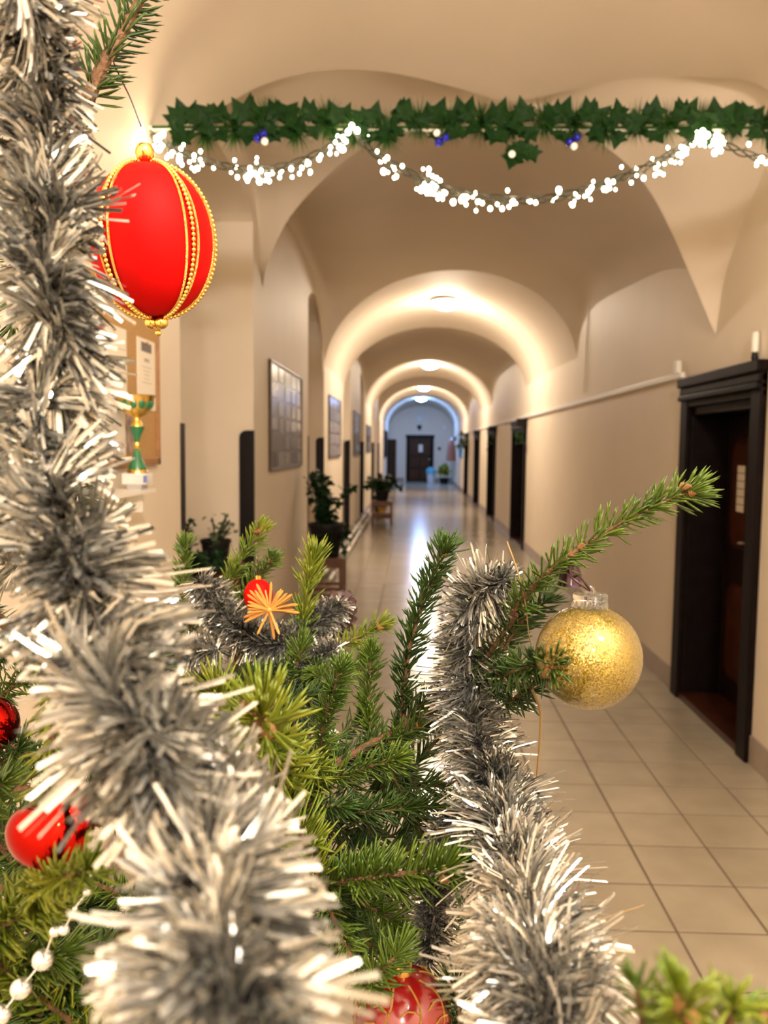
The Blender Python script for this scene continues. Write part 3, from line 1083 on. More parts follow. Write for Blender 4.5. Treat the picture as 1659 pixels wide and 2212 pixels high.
c = wall_disc('wall_clock', 907, 903, 0.16, GREYPL, 'round pale wall clock high above the far door', 'clock')
MB().box((-0.006, -0.05, 0), (0.006, -0.043, 0.11)).build('hand', POTBLACK, c, smooth=False)
MB().box((0, -0.05, -0.006), (0.08, -0.043, 0.006)).build('hand', POTBLACK, c, smooth=False)
p = at(906, 924, YE)
t = empty('wall_plaque', (p.x, YE, p.z), 'small dark crest plaque between clock and far door', 'plaque')
MB().add([(-0.1, -0.02, 0.12), (0.1, -0.02, 0.12), (0.1, -0.02, -0.02), (0, -0.02, -0.14), (-0.1, -0.02, -0.02), (-0.1, 0, 0.12), (0.1, 0, 0.12), (0.1, 0, -0.02), (0, 0, -0.14), (-0.1, 0, -0.02)],
         [(0, 4, 3, 2, 1), (0, 1, 6, 5), (1, 2, 7, 6), (2, 3, 8, 7), (3, 4, 9, 8), (4, 0, 5, 9)]).build('shield', BLACKLAC, t, smooth=False)
wall_disc('wall_vent', 960, 923, 0.15, GREYPL, 'round pale wall vent right of the far door', 'vent')
wall_disc('wall_switch', 949, 969, 0.07, POTBLACK, 'small dark round switch beside the far door', 'switch')
# coat board, blue board, hanging coats
t = empty('coat_rack', (XR - 0.012, 35.0, 1.05), 'brown coats hanging on a rack by right wall near far end', 'coat rack')
MB().box((-0.03, -0.9, 0.85), (0.0, 0.9, 0.95)).build('rail', DARKWOOD, t, smooth=False)
for k in range(4):
    yy = -0.6 + 0.4 * k
    mm = MB().lathe([(0.02, 0.86), (0.09, 0.80), (0.13, 0.6), (0.15, 0.3), (0.17, 0.0), (0.12, -0.02)], 14, (-0.17, yy, 0))
    mm.build('coat', BROWNCLOTH, t)
    MB().tube([(-0.17, yy, 0.84), (-0.12, yy, 0.92), (-0.02, yy, 0.92)], 0.008, 6).build('hook', SILVERMET, t)
o = MB().box((XR - 0.04, 29.6, 1.22), (XR - 0.004, 31.4, 1.98)).build('notice_board', BLUECLOTH, smooth=False)
tag(bevel(o, 0.005), 'bright blue notice board on right wall near far end', 'notice board')
o = MB().box((XL + 0.004, 31.0, 1.2), (XL + 0.06, 34.0, 2.2)).build('notice_case', BLACKLAC, smooth=False)
tag(bevel(o, 0.006), 'dark display case on left wall near far end', 'display case')
o = MB().box((XL + 0.025, 34.5, 0.05), (XL + 0.35, 36.2, 1.9)).build('cupboard', DOORWOOD, smooth=False)
for yy in (34.53, 35.37):
    hd = bevel(MB().box((0, 0, 0), (0.02, 0.80, 1.8)).build('cupboard_door', PANELWOOD, o, smooth=False, loc=(XL + 0.35, yy, 0.08)), 0.004)
    MB().ball((0.03, 0.7 if yy < 35 else 0.1, 0.9), 0.02, 8, 6).build('knob', SILVERMET, hd)
MB().box((XL + 0.025, 34.5, 0), (XL + 0.33, 36.2, 0.05)).build('plinth', BLACKLAC, o, smooth=False)
tag(o, 'tall brown cupboard by left wall at the far end', 'cupboard')
t = empty('waste_bin', (0.80, 37.6, 0), 'pale bin with light blue lid beside far door', 'bin')
MB().lathe([(0.15, 0), (0.19, 0.42), (0.2, 0.42)], 20).build('body', BIN_WHITE, t)
MB().lathe([(0.215, 0.40), (0.22, 0.52), (0.19, 0.62), (0.1, 0.68), (0.001, 0.69)], 20).build('lid', BIN_BLUE, t)
t = empty('potted_bush', (1.36, 36.5, 0), 'yellow green bushy plant in dark pot at corridor end', 'plant')
MB().lathe([(0.16, 0), (0.22, 0.26), (0.2, 0.26)], 18).build('pot', POTBLACK, t)
lm = None
for k in range(150):
    th, ph = random.uniform(0, 6.28), math.acos(random.uniform(-0.6, 1))
    r = 0.22 * random.uniform(0.6, 1.1)
    p = (r * math.sin(ph) * math.cos(th), r * math.sin(ph) * math.sin(th), 0.55 + 1.3 * r * math.cos(ph))
    rot = (random.uniform(0, 6.28), random.uniform(0, 6.28), random.uniform(0, 6.28))
    if lm is None:
        lm = leaf_mb().build('leaf', BUSHYEL, t, smooth=False, loc=p)
        lm.scale = (0.16, 0.16, 0.16)
        lm.rotation_euler = rot
    else:
        copy_obj(lm, 'leaf', t, p, rot)
MB().tube([(0, 0, 0.2), (0.01, 0, 0.6)], 0.015, 6).build('stem', BARK, t)

# ------------------------------------------------------------------ rod with the leaf garland and the fairy lights
RY = 3.48
r0 = at(345, 277, RY)
r1 = at(1659, 279, RY)
rod = MB().tube([(XL, RY, r0.z), (XR, RY, r1.z)], 0.011, 10).build('curtain_rod', WHITEPL)
tag(rod, 'white rod spanning the corridor behind the leaf garland', 'rod')

gar = empty('leaf_garland', (XL, RY, r0.z), 'dark green artificial leaf garland wound along the white rod', 'garland')
gstem = []
ncl = 21
LM = None


def garland_leaf():
    mm = MB()
    # five-lobed pointed leaf of unit length
    out = [(0, 0), (0.10, 0.18), (0.02, 0.40), (0.30, 0.30), (0.45, 0.52), (0.58, 0.24), (1.0, 0.0), (0.58, -0.24), (0.45, -0.52), (0.30, -0.30), (0.02, -0.40), (0.10, -0.18)]
    vs = [(x, y, 0.06 * abs(y) + 0.03 * math.sin(x * 6)) for x, y in out] + [(0.4, 0, -0.04)]
    fs = [(k, (k + 1) % 12, 12) for k in range(12)]
    mm.add(vs, fs)
    mm.add([(x, y, z - 0.015) for x, y, z in vs], [f[::-1] for f in fs])
    return mm


tv, tf = [], []
for k in range(ncl):
    u = (k + 0.3) / ncl
    c = V((XL + 0.13 + (XR - XL - 0.24) * u, RY - 0.005, r0.z + (r1.z - r0.z) * u + random.uniform(-0.005, 0.012)))
    for q in range(random.choice([9, 10, 11])):
        ang = random.choice([1, -1, 1]) * random.gauss(PI / 2, 0.75)
        s = random.uniform(0.055, 0.11)
        off = V((math.cos(ang) * 0.012, -0.012 + random.uniform(-0.012, 0.012), math.sin(ang) * 0.012))
        # leaf long axis (local x) points outwards around the rod, blade tipped towards the camera
        ax = V((math.cos(ang) * 0.8, -0.35 + random.uniform(-0.3, 0.2), math.sin(ang))).normalized()
        nrm = V((random.uniform(-0.4, 0.4), -1, random.uniform(-0.3, 0.3)))
        nrm = (nrm - ax * nrm.dot(ax)).normalized()
        yy = nrm.cross(ax)
        R = Matrix((ax, yy, nrm)).transposed().to_euler()
        if LM is None:
            LM = garland_leaf().build('leaf', GARLEAF, gar, smooth=False, loc=c + off - gar.location)
            LM.rotation_euler, LM.scale = R, (s, s, s)
        else:
            copy_obj(LM, 'leaf', gar, c + off - gar.location, R, (s, s, s))
    # soft needle tuft between the leaves
    tc = c + V(((XR - XL) / ncl * 0.5, 0, random.choice([-0.014, 0.014])))
    for q in range(330):
        d = V((random.gauss(0, 0.7), random.gauss(0, 0.5) - 0.2, random.gauss(0, 1))).normalized()
        L = random.uniform(0.055, 0.115)
        sd = d.orthogonal().normalized() * 0.0024
        b = len(tv)
        tv += [tuple(tc - sd - gar.location), tuple(tc + sd - gar.location), tuple(tc + d * L - gar.location)]
        tf.append((b, b + 1, b + 2))
o = np_mesh('needle_tuft', np.array(tv), np.array(tf), GARTUFT, gar)
o['kind'] = 'stuff'
MB().tube([(0.02, -0.012, 0), (XR - XL - 0.02, -0.012, r1.z - r0.z)], 0.006, 6).build('garland_stem', GARTUFT, gar)

GB = 'tiny baubles tucked in the leaf garland'
for (px, py, lab) in ((556, 298, 'leftmost'), (948, 307, 'middle'), (1231, 307, 'right-hand')):
    p = at(px, py, RY - 0.06)
    t = empty('garland_bauble', p, 'pair of shiny blue baubles in leaf garland, %s of three pairs' % lab, 'bauble', GB)
    MB().ball((0, 0, 0), 0.017, 16, 10).build('ball', BLUEB, t)
    MB().ball((0.026, -0.01, 0.014), 0.016, 16, 10).build('ball', BLUEB, t)
    MB().tube([(0, 0, 0.01), (0.005, 0.045, 0.03)], 0.0015, 5).build('wire', CABLE, t)
for (px, py, lab) in ((572, 305, 'beside the left blue baubles'), (944, 287, 'above the middle blue baubles'), (1240, 316, 'beside the right blue baubles'), (1106, 333, 'under the hanging leaf tuft')):
    p = at(px, py, RY - 0.07)
    o = MB().ball((0, 0, 0), 0.014, 14, 9).build('garland_berry', WHITEB, loc=p)
    tag(o, 'white berry in the leaf garland ' + lab, 'berry', 'white berries in the leaf garland')
# hanging green glass-like drop tuft
p = at(1130, 325, RY - 0.03)
for q in range(9):
    a = random.uniform(-2.4, -0.7)
    ax = V((math.cos(a), -0.4, math.sin(a))).normalized()
    nrm = V((0.2, -1, 0.1))
    nrm = (nrm - ax * nrm.dot(ax)).normalized()
    R = Matrix((ax, nrm.cross(ax), nrm)).transposed().to_euler()
    copy_obj(LM, 'leaf', gar, p + V((random.uniform(-0.04, 0.04), 0, random.uniform(-0.01, 0.04))) - gar.location, R, (0.09, 0.09, 0.09))

# fairy light chain
LY = RY - 0.05
CH = [(325, 288), (345, 300), (400, 330), (470, 355), (540, 367), (620, 358), (700, 325), (745, 292), (762, 280), (785, 310), (830, 345), (920, 390), (1010, 420), (1100, 431),
      (1190, 428), (1280, 405), (1370, 372), (1450, 332), (1505, 298), (1522, 288), (1560, 310), (1610, 332), (1680, 350), (1740, 345)]
lc = empty('fairy_light_chain', (XL, LY, at(540, 277, LY).z), 'warm white fairy light chain hanging in swags below leaf garland', 'fairy lights')
path = resample([at(px, py, LY) for px, py in CH], 240)
for w_ in range(3):
    pts = []
    for i, p in enumerate(path):
        a = i * 0.35 + w_ * 2.1
        pts.append(p + V((0, math.cos(a) * 0.012, math.sin(a) * 0.014)) - lc.location)
    MB().tube(pts, 0.0032, 5).build('cable', CABLE, lc)
bm0 = MB().ball((0, 0, 0), 1.0, 10, 7, 1.2).build('bulb', BULB, lc)
bm0.scale = (0.0065, 0.0065, 0.0065)
first = True
stub = MB()
nb = 0
fs_ = []
while len(fs_) < 240:
    # bulbs sit in bunches along the chain
    c_ = random.random()
    for q in range(random.choice([1, 1, 1, 2, 3, 4])):
        fs_.append(min(0.999, max(0, c_ + random.gauss(0, 0.008))))
for i, sfrac in enumerate(fs_):
    s = sfrac * (len(path) - 2)
    k_ = int(s)
    p = path[k_].lerp(path[k_ + 1], s - k_)
    a = random.gauss(-1.35, 1.0) if random.random() < 0.75 else random.uniform(0, 6.28)
    r = random.uniform(0.015, 0.058)
    d = V((random.uniform(-0.35, 0.35), math.cos(a) * 0.8, math.sin(a)))
    q = p + d * r - lc.location
    sc = random.choice([0.005, 0.0055, 0.006, 0.0065, 0.007, 0.008, 0.0105])
    stub.tube([p - lc.location, q - d * 0.006], 0.0022, 4, cap=False)
    if first:
        bm0.location = q
        bm0.scale = (sc, sc, sc)
        first = False
    else:
        copy_obj(bm0, 'bulb', lc, q, None, (sc, sc, sc))
    nb += 1
for (px, py) in ((760, 272), (752, 285), (772, 282), (1518, 284), (1528, 292), (1508, 296), (344, 296), (352, 290), (338, 300)):
    p = at(px, py, LY - 0.02)
    copy_obj(bm0, 'bulb', lc, p - lc.location, None, (0.010, 0.010, 0.010))
o = stub.build('bulb_stub', CABLE, lc)
o['kind'] = 'stuff'

# ------------------------------------------------------------------ the christmas tree
TX, TY_ = -0.60, 0.95
tree = empty('christmas_tree', (TX, TY_, 0), 'decorated spruce christmas tree in the left foreground, hung with silver tinsel', 'tree')
TO = V((TX, TY_, 0))
MB().tube([V((0, 0, 0.04)), V((0.01, 0, 0.8)), V((0, 0.01, 1.6)), V((0.005, 0, 2.3))], [0.045, 0.036, 0.024, 0.008], 12).build('trunk', TRUNKBARK, tree)
sb = MB().lathe([(0.06, 0.0), (0.16, 0.0), (0.17, 0.03), (0.07, 0.10), (0.06, 0.10)], 20)
sb.build('tree_stand', EMERALD, tree)


def smooth_path(pts, n):
    return resample(pts, n)


NDENS = 0.66


def needles(path, nl, count, t0=0.0, spread=0.95, upbias=0.0, width=0.00085, tipfan=True, rngs=None):
    """thin three-sided needles round a twig path; returns verts, tris (numpy)"""
    count = max(8, int(count * NDENS))
    width = width * 1.12
    nl = nl * 1.08
    P = np.array([tuple(p) for p in path])
    T = np.gradient(P, axis=0)
    T /= np.linalg.norm(T, axis=1)[:, None] + 1e-12
    n = len(P)
    s = t0 + (1 - t0) * rng.random(count)
    if tipfan:
        k = int(count * 0.14)
        s[:k] = 1 - rng.random(k) * 0.03
    x = s * (n - 1)
    i = np.clip(x.astype(int), 0, n - 2)
    f = (x - i)[:, None]
    B = P[i] * (1 - f) + P[i + 1] * f
    D = T[i] * (1 - f) + T[i + 1] * f
    D /= np.linalg.norm(D, axis=1)[:, None]
    ref = np.where(np.abs(D[:, 2:3]) > 0.9, np.array([[1.0, 0, 0]]), np.array([[0, 0, 1.0]]))
    S = np.cross(D, ref)
    S /= np.linalg.norm(S, axis=1)[:, None]
    U = np.cross(S, D)
    az = rng.random(count) * 2 * np.pi
    R = S * np.cos(az)[:, None] + U * np.sin(az)[:, None]
    tilt = spread + rng.normal(0, 0.20, count)
    if tipfan:
        tilt[:k] = rng.uniform(0.1, 0.8, k)
    N = D * np.cos(tilt)[:, None] + R * np.sin(tilt)[:, None]
    N[:, 2] += upbias
    N /= np.linalg.norm(N, axis=1)[:, None]
    L = nl * rng.uniform(0.72, 1.1, count)
    # gentle forward curve
    mid = B + N * (L * 0.78)[:, None] + D * (L * 0.06)[:, None]
    tip = B + N * L[:, None] + D * (L * 0.10)[:, None]
    A1 = np.cross(N, D + 0.01)
    A1 /= np.linalg.norm(A1, axis=1)[:, None] + 1e-9
    A2 = np.cross(N, A1)
    verts = np.zeros((count, 7, 3))
    w = width * rng.uniform(0.85, 1.25, count)[:, None]
    for q in range(3):
        a = 2 * np.pi * q / 3
        off = (A1 * np.cos(a) + A2 * np.sin(a)) * w
        verts[:, q] = B + off * 0.7
        verts[:, 3 + q] = mid + off
    verts[:, 6] = tip
    base = (np.arange(count) * 7)[:, None]
    tr = []
    for q in range(3):
        q2 = (q + 1) % 3
        tr += [[q, q2, 3 + q2], [q, 3 + q2, 3 + q], [3 + q, 3 + q2, 6]]
    tr = np.array(tr)
    faces = (base[:, :, None] + tr[None, :, :]).reshape(-1, 3)
    return verts.reshape(-1, 3), faces


def bud_mb(s=1.0):
    mm = MB()
    for k in range(5):
        z0 = k * 0.17
        r = 0.36 * (1 - (k / 5.2) ** 1.6) + 0.05
        mm.lathe([(r * 0.7, z0 - 0.05), (r, z0 + 0.05), (r * 0.72, z0 + 0.2)], 9)
    return mm


BUD0 = None
limbs = []


def limb(pts, r0_, r1_, n=24, nd=120):
    p = smooth_path(pts, n)
    limbs.append(p)
    rs = [r0_ + (r1_ - r0_) * i / n for i in range(n + 1)]
    b = MB().tube([q - TO for q in p], rs, 8).build('branch', BARK, tree)
    if nd:
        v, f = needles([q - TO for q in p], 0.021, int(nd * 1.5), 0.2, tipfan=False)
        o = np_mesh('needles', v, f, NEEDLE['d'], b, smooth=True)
        o['kind'] = 'stuff'
    return p


def nearest_limb(p):
    best, bd = None, 9
    for l in limbs:
        for q in l:
            d = (q - p).length
            if d < bd:
                best, bd = q, d
    return best, bd


def twig(pts, nl, count, style, r=0.0016, buds=0, upbias=0.0, spread=0.95, width=0.00085, join=True, midbuds=0, budsize=0.011):
    global BUD0
    P = [at(*p) for p in pts]
    fine = smooth_path(P, 20)
    stem = list(fine)
    if join and limbs:
        q, d = nearest_limb(P[0])
        if d > 0.004:
            stem = smooth_path([q, q.lerp(P[0], 0.6)] + [fine[0]], 6)[:-1] + stem
    n = len(stem)
    rs = [r * 1.25 - r * 0.55 * i / (n - 1) for i in range(n)]
    b = MB().tube([q - TO for q in stem], rs, 7).build('branch', BARK, tree)
    v, f = needles([q - TO for q in fine], nl, count, 0.0, spread, upbias, width)
    if len(stem) > len(fine):
        j = len(stem) - len(fine)
        jl = sum((stem[i + 1] - stem[i]).length for i in range(j))
        if jl > 0.02:
            v2, f2 = needles([q - TO for q in stem[:j + 1]], nl * 0.9, int(jl * 2600), 0.0, 1.0, 0, width, tipfan=False)
            f = np.vstack([f, f2 + len(v)])
            v = np.vstack([v, v2])
    o = np_mesh('needles', v, f, NEEDLE[style], b, smooth=True)
    o['kind'] = 'stuff'
    spots = []
    tip = fine[-1]
    dr = (fine[-1] - fine[-4]).normalized()
    for k in range(buds):
        off = V((random.uniform(-1, 1), random.uniform(-1, 0.2), random.uniform(-1, 1))) * budsize * (0.65 if k else 0.15)
        dd = (dr + V((random.uniform(-1, 1), random.uniform(-1, 1), random.uniform(-1, 1))) * (0.5 if k else 0.1)).normalized()
        spots.append((tip + off - dr * 0.002, dd, budsize * random.uniform(0.75, 1.1)))
    for k in range(midbuds):
        i = random.randint(6, 19)
        dd = (V((random.uniform(-1, 1), -0.8, random.uniform(-0.5, 1))) + dr * 0.6).normalized()
        spots.append((fine[i] + dd * 0.001, dd, budsize * random.uniform(0.55, 0.8)))
    for (p, dd, s) in spots:
        R = dd.to_track_quat('Z', 'Y').to_euler()
        if BUD0 is None:
            BUD0 = bud_mb().build('bud', BUDM, b, loc=p - TO)
            BUD0.rotation_euler, BUD0.scale = R, (s, s, s)
        else:
            copy_obj(BUD0, 'bud', b, p - TO, R, (s, s, s))
    return fine


T0 = lambda z: V((TX, TY_, z))
limb([T0(1.75), at(-40, 420, .80), at(120, 300, .64), at(195, 215, .60)], 0.008, 0.0042, nd=60)
limb([T0(1.50), at(60, 1380, 1.02), at(330, 1450, 1.08), at(520, 1480, 1.05), at(680, 1430, 1.0)], 0.009, 0.003, nd=420)
limb([T0(1.28), at(150, 1760, .86), at(420, 1740, .78), at(620, 1700, .74), at(850, 1580, .77), at(960, 1520, .76), at(1050, 1420, .72), at(1115, 1330, .68)], 0.009, 0.002, nd=420)
limb([T0(1.22), at(100, 2000, .72), at(420, 1960, .64), at(690, 1912, .62)], 0.008, 0.0026, nd=200)
limb([T0(1.05), at(200, 2350, .60), at(800, 2380, .46), at(1180, 2360, .34), at(1500, 2330, .27)], 0.007, 0.0016, nd=200)
limb([T0(1.62), at(-150, 950, .75), at(60, 1020, .62), at(150, 1150, .52)], 0.008, 0.003, nd=150)

# twigs, top to bottom
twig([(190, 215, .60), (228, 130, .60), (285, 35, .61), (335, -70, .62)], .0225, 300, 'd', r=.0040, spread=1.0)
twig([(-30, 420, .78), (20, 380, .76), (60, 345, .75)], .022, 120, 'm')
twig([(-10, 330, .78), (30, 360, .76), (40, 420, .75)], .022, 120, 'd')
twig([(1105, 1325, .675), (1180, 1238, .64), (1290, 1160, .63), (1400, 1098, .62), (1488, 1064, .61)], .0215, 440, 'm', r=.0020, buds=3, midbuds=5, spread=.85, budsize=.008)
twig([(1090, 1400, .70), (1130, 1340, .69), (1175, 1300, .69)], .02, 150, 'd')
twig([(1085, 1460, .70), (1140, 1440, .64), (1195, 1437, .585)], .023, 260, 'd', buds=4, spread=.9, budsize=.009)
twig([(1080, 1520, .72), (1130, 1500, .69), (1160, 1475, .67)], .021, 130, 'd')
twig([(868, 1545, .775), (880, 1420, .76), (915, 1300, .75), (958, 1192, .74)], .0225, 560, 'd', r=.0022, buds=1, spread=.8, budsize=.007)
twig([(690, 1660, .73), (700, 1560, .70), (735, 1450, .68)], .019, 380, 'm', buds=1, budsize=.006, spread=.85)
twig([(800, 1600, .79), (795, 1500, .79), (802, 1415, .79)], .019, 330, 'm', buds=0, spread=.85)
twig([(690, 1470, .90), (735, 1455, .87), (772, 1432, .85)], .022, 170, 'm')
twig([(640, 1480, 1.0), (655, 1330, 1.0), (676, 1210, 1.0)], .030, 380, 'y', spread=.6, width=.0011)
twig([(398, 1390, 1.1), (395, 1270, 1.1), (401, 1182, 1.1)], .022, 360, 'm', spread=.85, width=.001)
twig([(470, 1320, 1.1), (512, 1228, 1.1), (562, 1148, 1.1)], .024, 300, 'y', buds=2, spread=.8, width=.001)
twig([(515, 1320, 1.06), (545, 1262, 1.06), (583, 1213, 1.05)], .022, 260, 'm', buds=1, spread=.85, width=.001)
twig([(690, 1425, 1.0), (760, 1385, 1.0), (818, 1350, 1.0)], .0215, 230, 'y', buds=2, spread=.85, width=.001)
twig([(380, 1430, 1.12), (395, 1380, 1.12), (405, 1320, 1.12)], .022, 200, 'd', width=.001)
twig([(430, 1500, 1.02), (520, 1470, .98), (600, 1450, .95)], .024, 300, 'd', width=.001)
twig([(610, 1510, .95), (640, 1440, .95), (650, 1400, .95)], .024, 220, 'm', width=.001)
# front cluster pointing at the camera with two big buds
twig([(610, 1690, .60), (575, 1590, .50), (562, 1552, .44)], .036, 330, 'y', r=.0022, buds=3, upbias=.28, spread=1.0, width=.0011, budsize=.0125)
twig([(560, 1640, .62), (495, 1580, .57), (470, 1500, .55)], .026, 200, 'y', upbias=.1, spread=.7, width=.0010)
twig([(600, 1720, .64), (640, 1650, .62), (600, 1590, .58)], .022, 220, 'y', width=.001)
# middle fan
twig([(700, 1640, .78), (800, 1625, .77), (905, 1568, .76)], .02, 380, 'm', buds=1, spread=.8)
twig([(650, 1690, .74), (720, 1600, .78), (770, 1560, .80)], .02, 200, 'd')
twig([(610, 1730, .70), (690, 1670, .66), (660, 1650, .62)], .019, 220, 'y', buds=1, budsize=.006)
twig([(620, 1720, .70), (720, 1680, .68), (855, 1640, .66)], .02, 380, 'm', spread=.85)
twig([(640, 1775, .74), (760, 1758, .74), (935, 1742, .74)], .0225, 420, 'd', spread=.85)
twig([(830, 1720, .84), (900, 1650, .84), (970, 1570, .84)], .024, 300, 'd', spread=.8)
twig([(860, 1590, .80), (900, 1530, .80), (960, 1490, .80)], .022, 250, 'd')
twig([(630, 1745, .68), (680, 1740, .66), (735, 1742, .65)], .018, 180, 'd')
twig([(690, 1912, .62), (800, 1895, .59), (965, 1880, .56)], .027, 520, 'm', r=.0022, buds=3, upbias=.30, spread=.95, width=.0010, budsize=.0095)
twig([(720, 1925, .64), (800, 1960, .62), (850, 1990, .60)], .021, 260, 'm', upbias=-.2)
twig([(650, 1860, .70), (700, 1890, .70), (760, 1960, .70)], .021, 240, 'd')
twig([(820, 1860, .78), (920, 1820, .80), (1000, 1790, .80)], .024, 260, 'd')
twig([(840, 2040, .72), (900, 1990, .72), (970, 2000, .72)], .022, 220, 'd')
twig([(790, 2140, .56), (830, 2090, .55), (860, 2060, .55)], .021, 160, 'm')
twig([(985, 2260, .60), (990, 2190, .60), (983, 2130, .60)], .021, 130, 'd')
# left edge
twig([(-40, 1440, .72), (0, 1410, .70), (50, 1420, .68)], .022, 200, 'd')
twig([(-40, 1540, .72), (20, 1490, .70), (70, 1450, .68)], .021, 220, 'm')
twig([(-60, 1700, .66), (0, 1650, .64), (40, 1620, .62)], .022, 180, 'd')
twig([(-60, 1800, .54), (-30, 1740, .53), (5, 1690, .52)], .022, 200, 'm')
twig([(-60, 2040, .46), (30, 1985, .44), (100, 1935, .43)], .026, 420, 'y', upbias=.15, width=.0010)
twig([(80, 1935, .42), (130, 1900, .39), (190, 1880, .37)], .018, 200, 'y', upbias=.2, buds=0, width=.0009)
twig([(-30, 2110, .48), (50, 2090, .48), (130, 2060, .48)], .024, 260, 'm', upbias=-.1)
twig([(-20, 2230, .50), (60, 2190, .50), (140, 2150, .50)], .024, 320, 'd')
twig([(100, 2230, .52), (160, 2130, .52), (205, 2070, .52)], .022, 300, 'd')
# bottom right, close and soft
twig([(1520, 2400, .27), (1485, 2240, .25), (1463, 2165, .235)], .0165, 230, 'y', r=.0015, buds=2, width=.0008, budsize=.0072, upbias=.15)
twig([(1400, 2300, .27), (1385, 2190, .25), (1378, 2130, .245)], .0115, 80, 'm', width=.0007)
twig([(1590, 2330, .27), (1575, 2230, .25), (1580, 2170, .24)], .0115, 70, 'y', width=.0008)
twig([(1720, 2330, .27), (1670, 2240, .25), (1648, 2200, .24)], .0115, 80, 'y', buds=1, width=.0008, budsize=.006)
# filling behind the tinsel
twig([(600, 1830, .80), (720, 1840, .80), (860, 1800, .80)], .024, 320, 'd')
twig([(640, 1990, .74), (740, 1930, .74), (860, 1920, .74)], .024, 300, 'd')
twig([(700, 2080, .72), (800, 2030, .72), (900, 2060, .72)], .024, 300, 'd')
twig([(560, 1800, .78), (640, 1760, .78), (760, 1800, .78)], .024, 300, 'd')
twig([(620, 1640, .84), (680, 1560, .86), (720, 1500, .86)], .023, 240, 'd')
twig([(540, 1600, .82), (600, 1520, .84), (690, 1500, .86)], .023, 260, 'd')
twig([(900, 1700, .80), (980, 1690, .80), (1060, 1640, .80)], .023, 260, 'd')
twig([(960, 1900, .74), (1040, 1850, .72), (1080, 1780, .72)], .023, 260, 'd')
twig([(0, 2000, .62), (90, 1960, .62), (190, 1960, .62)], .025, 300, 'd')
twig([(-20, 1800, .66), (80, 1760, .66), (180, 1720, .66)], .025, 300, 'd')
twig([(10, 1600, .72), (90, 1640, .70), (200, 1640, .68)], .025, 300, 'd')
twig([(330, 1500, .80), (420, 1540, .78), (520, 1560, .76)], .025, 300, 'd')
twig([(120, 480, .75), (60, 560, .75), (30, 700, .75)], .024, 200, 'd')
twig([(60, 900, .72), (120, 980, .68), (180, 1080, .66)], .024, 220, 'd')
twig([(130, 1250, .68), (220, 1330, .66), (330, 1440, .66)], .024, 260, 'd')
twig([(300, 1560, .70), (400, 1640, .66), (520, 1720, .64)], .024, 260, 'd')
twig([(480, 1850, .62), (560, 1960, .6), (660, 2060, .58)], .024, 260, 'd')

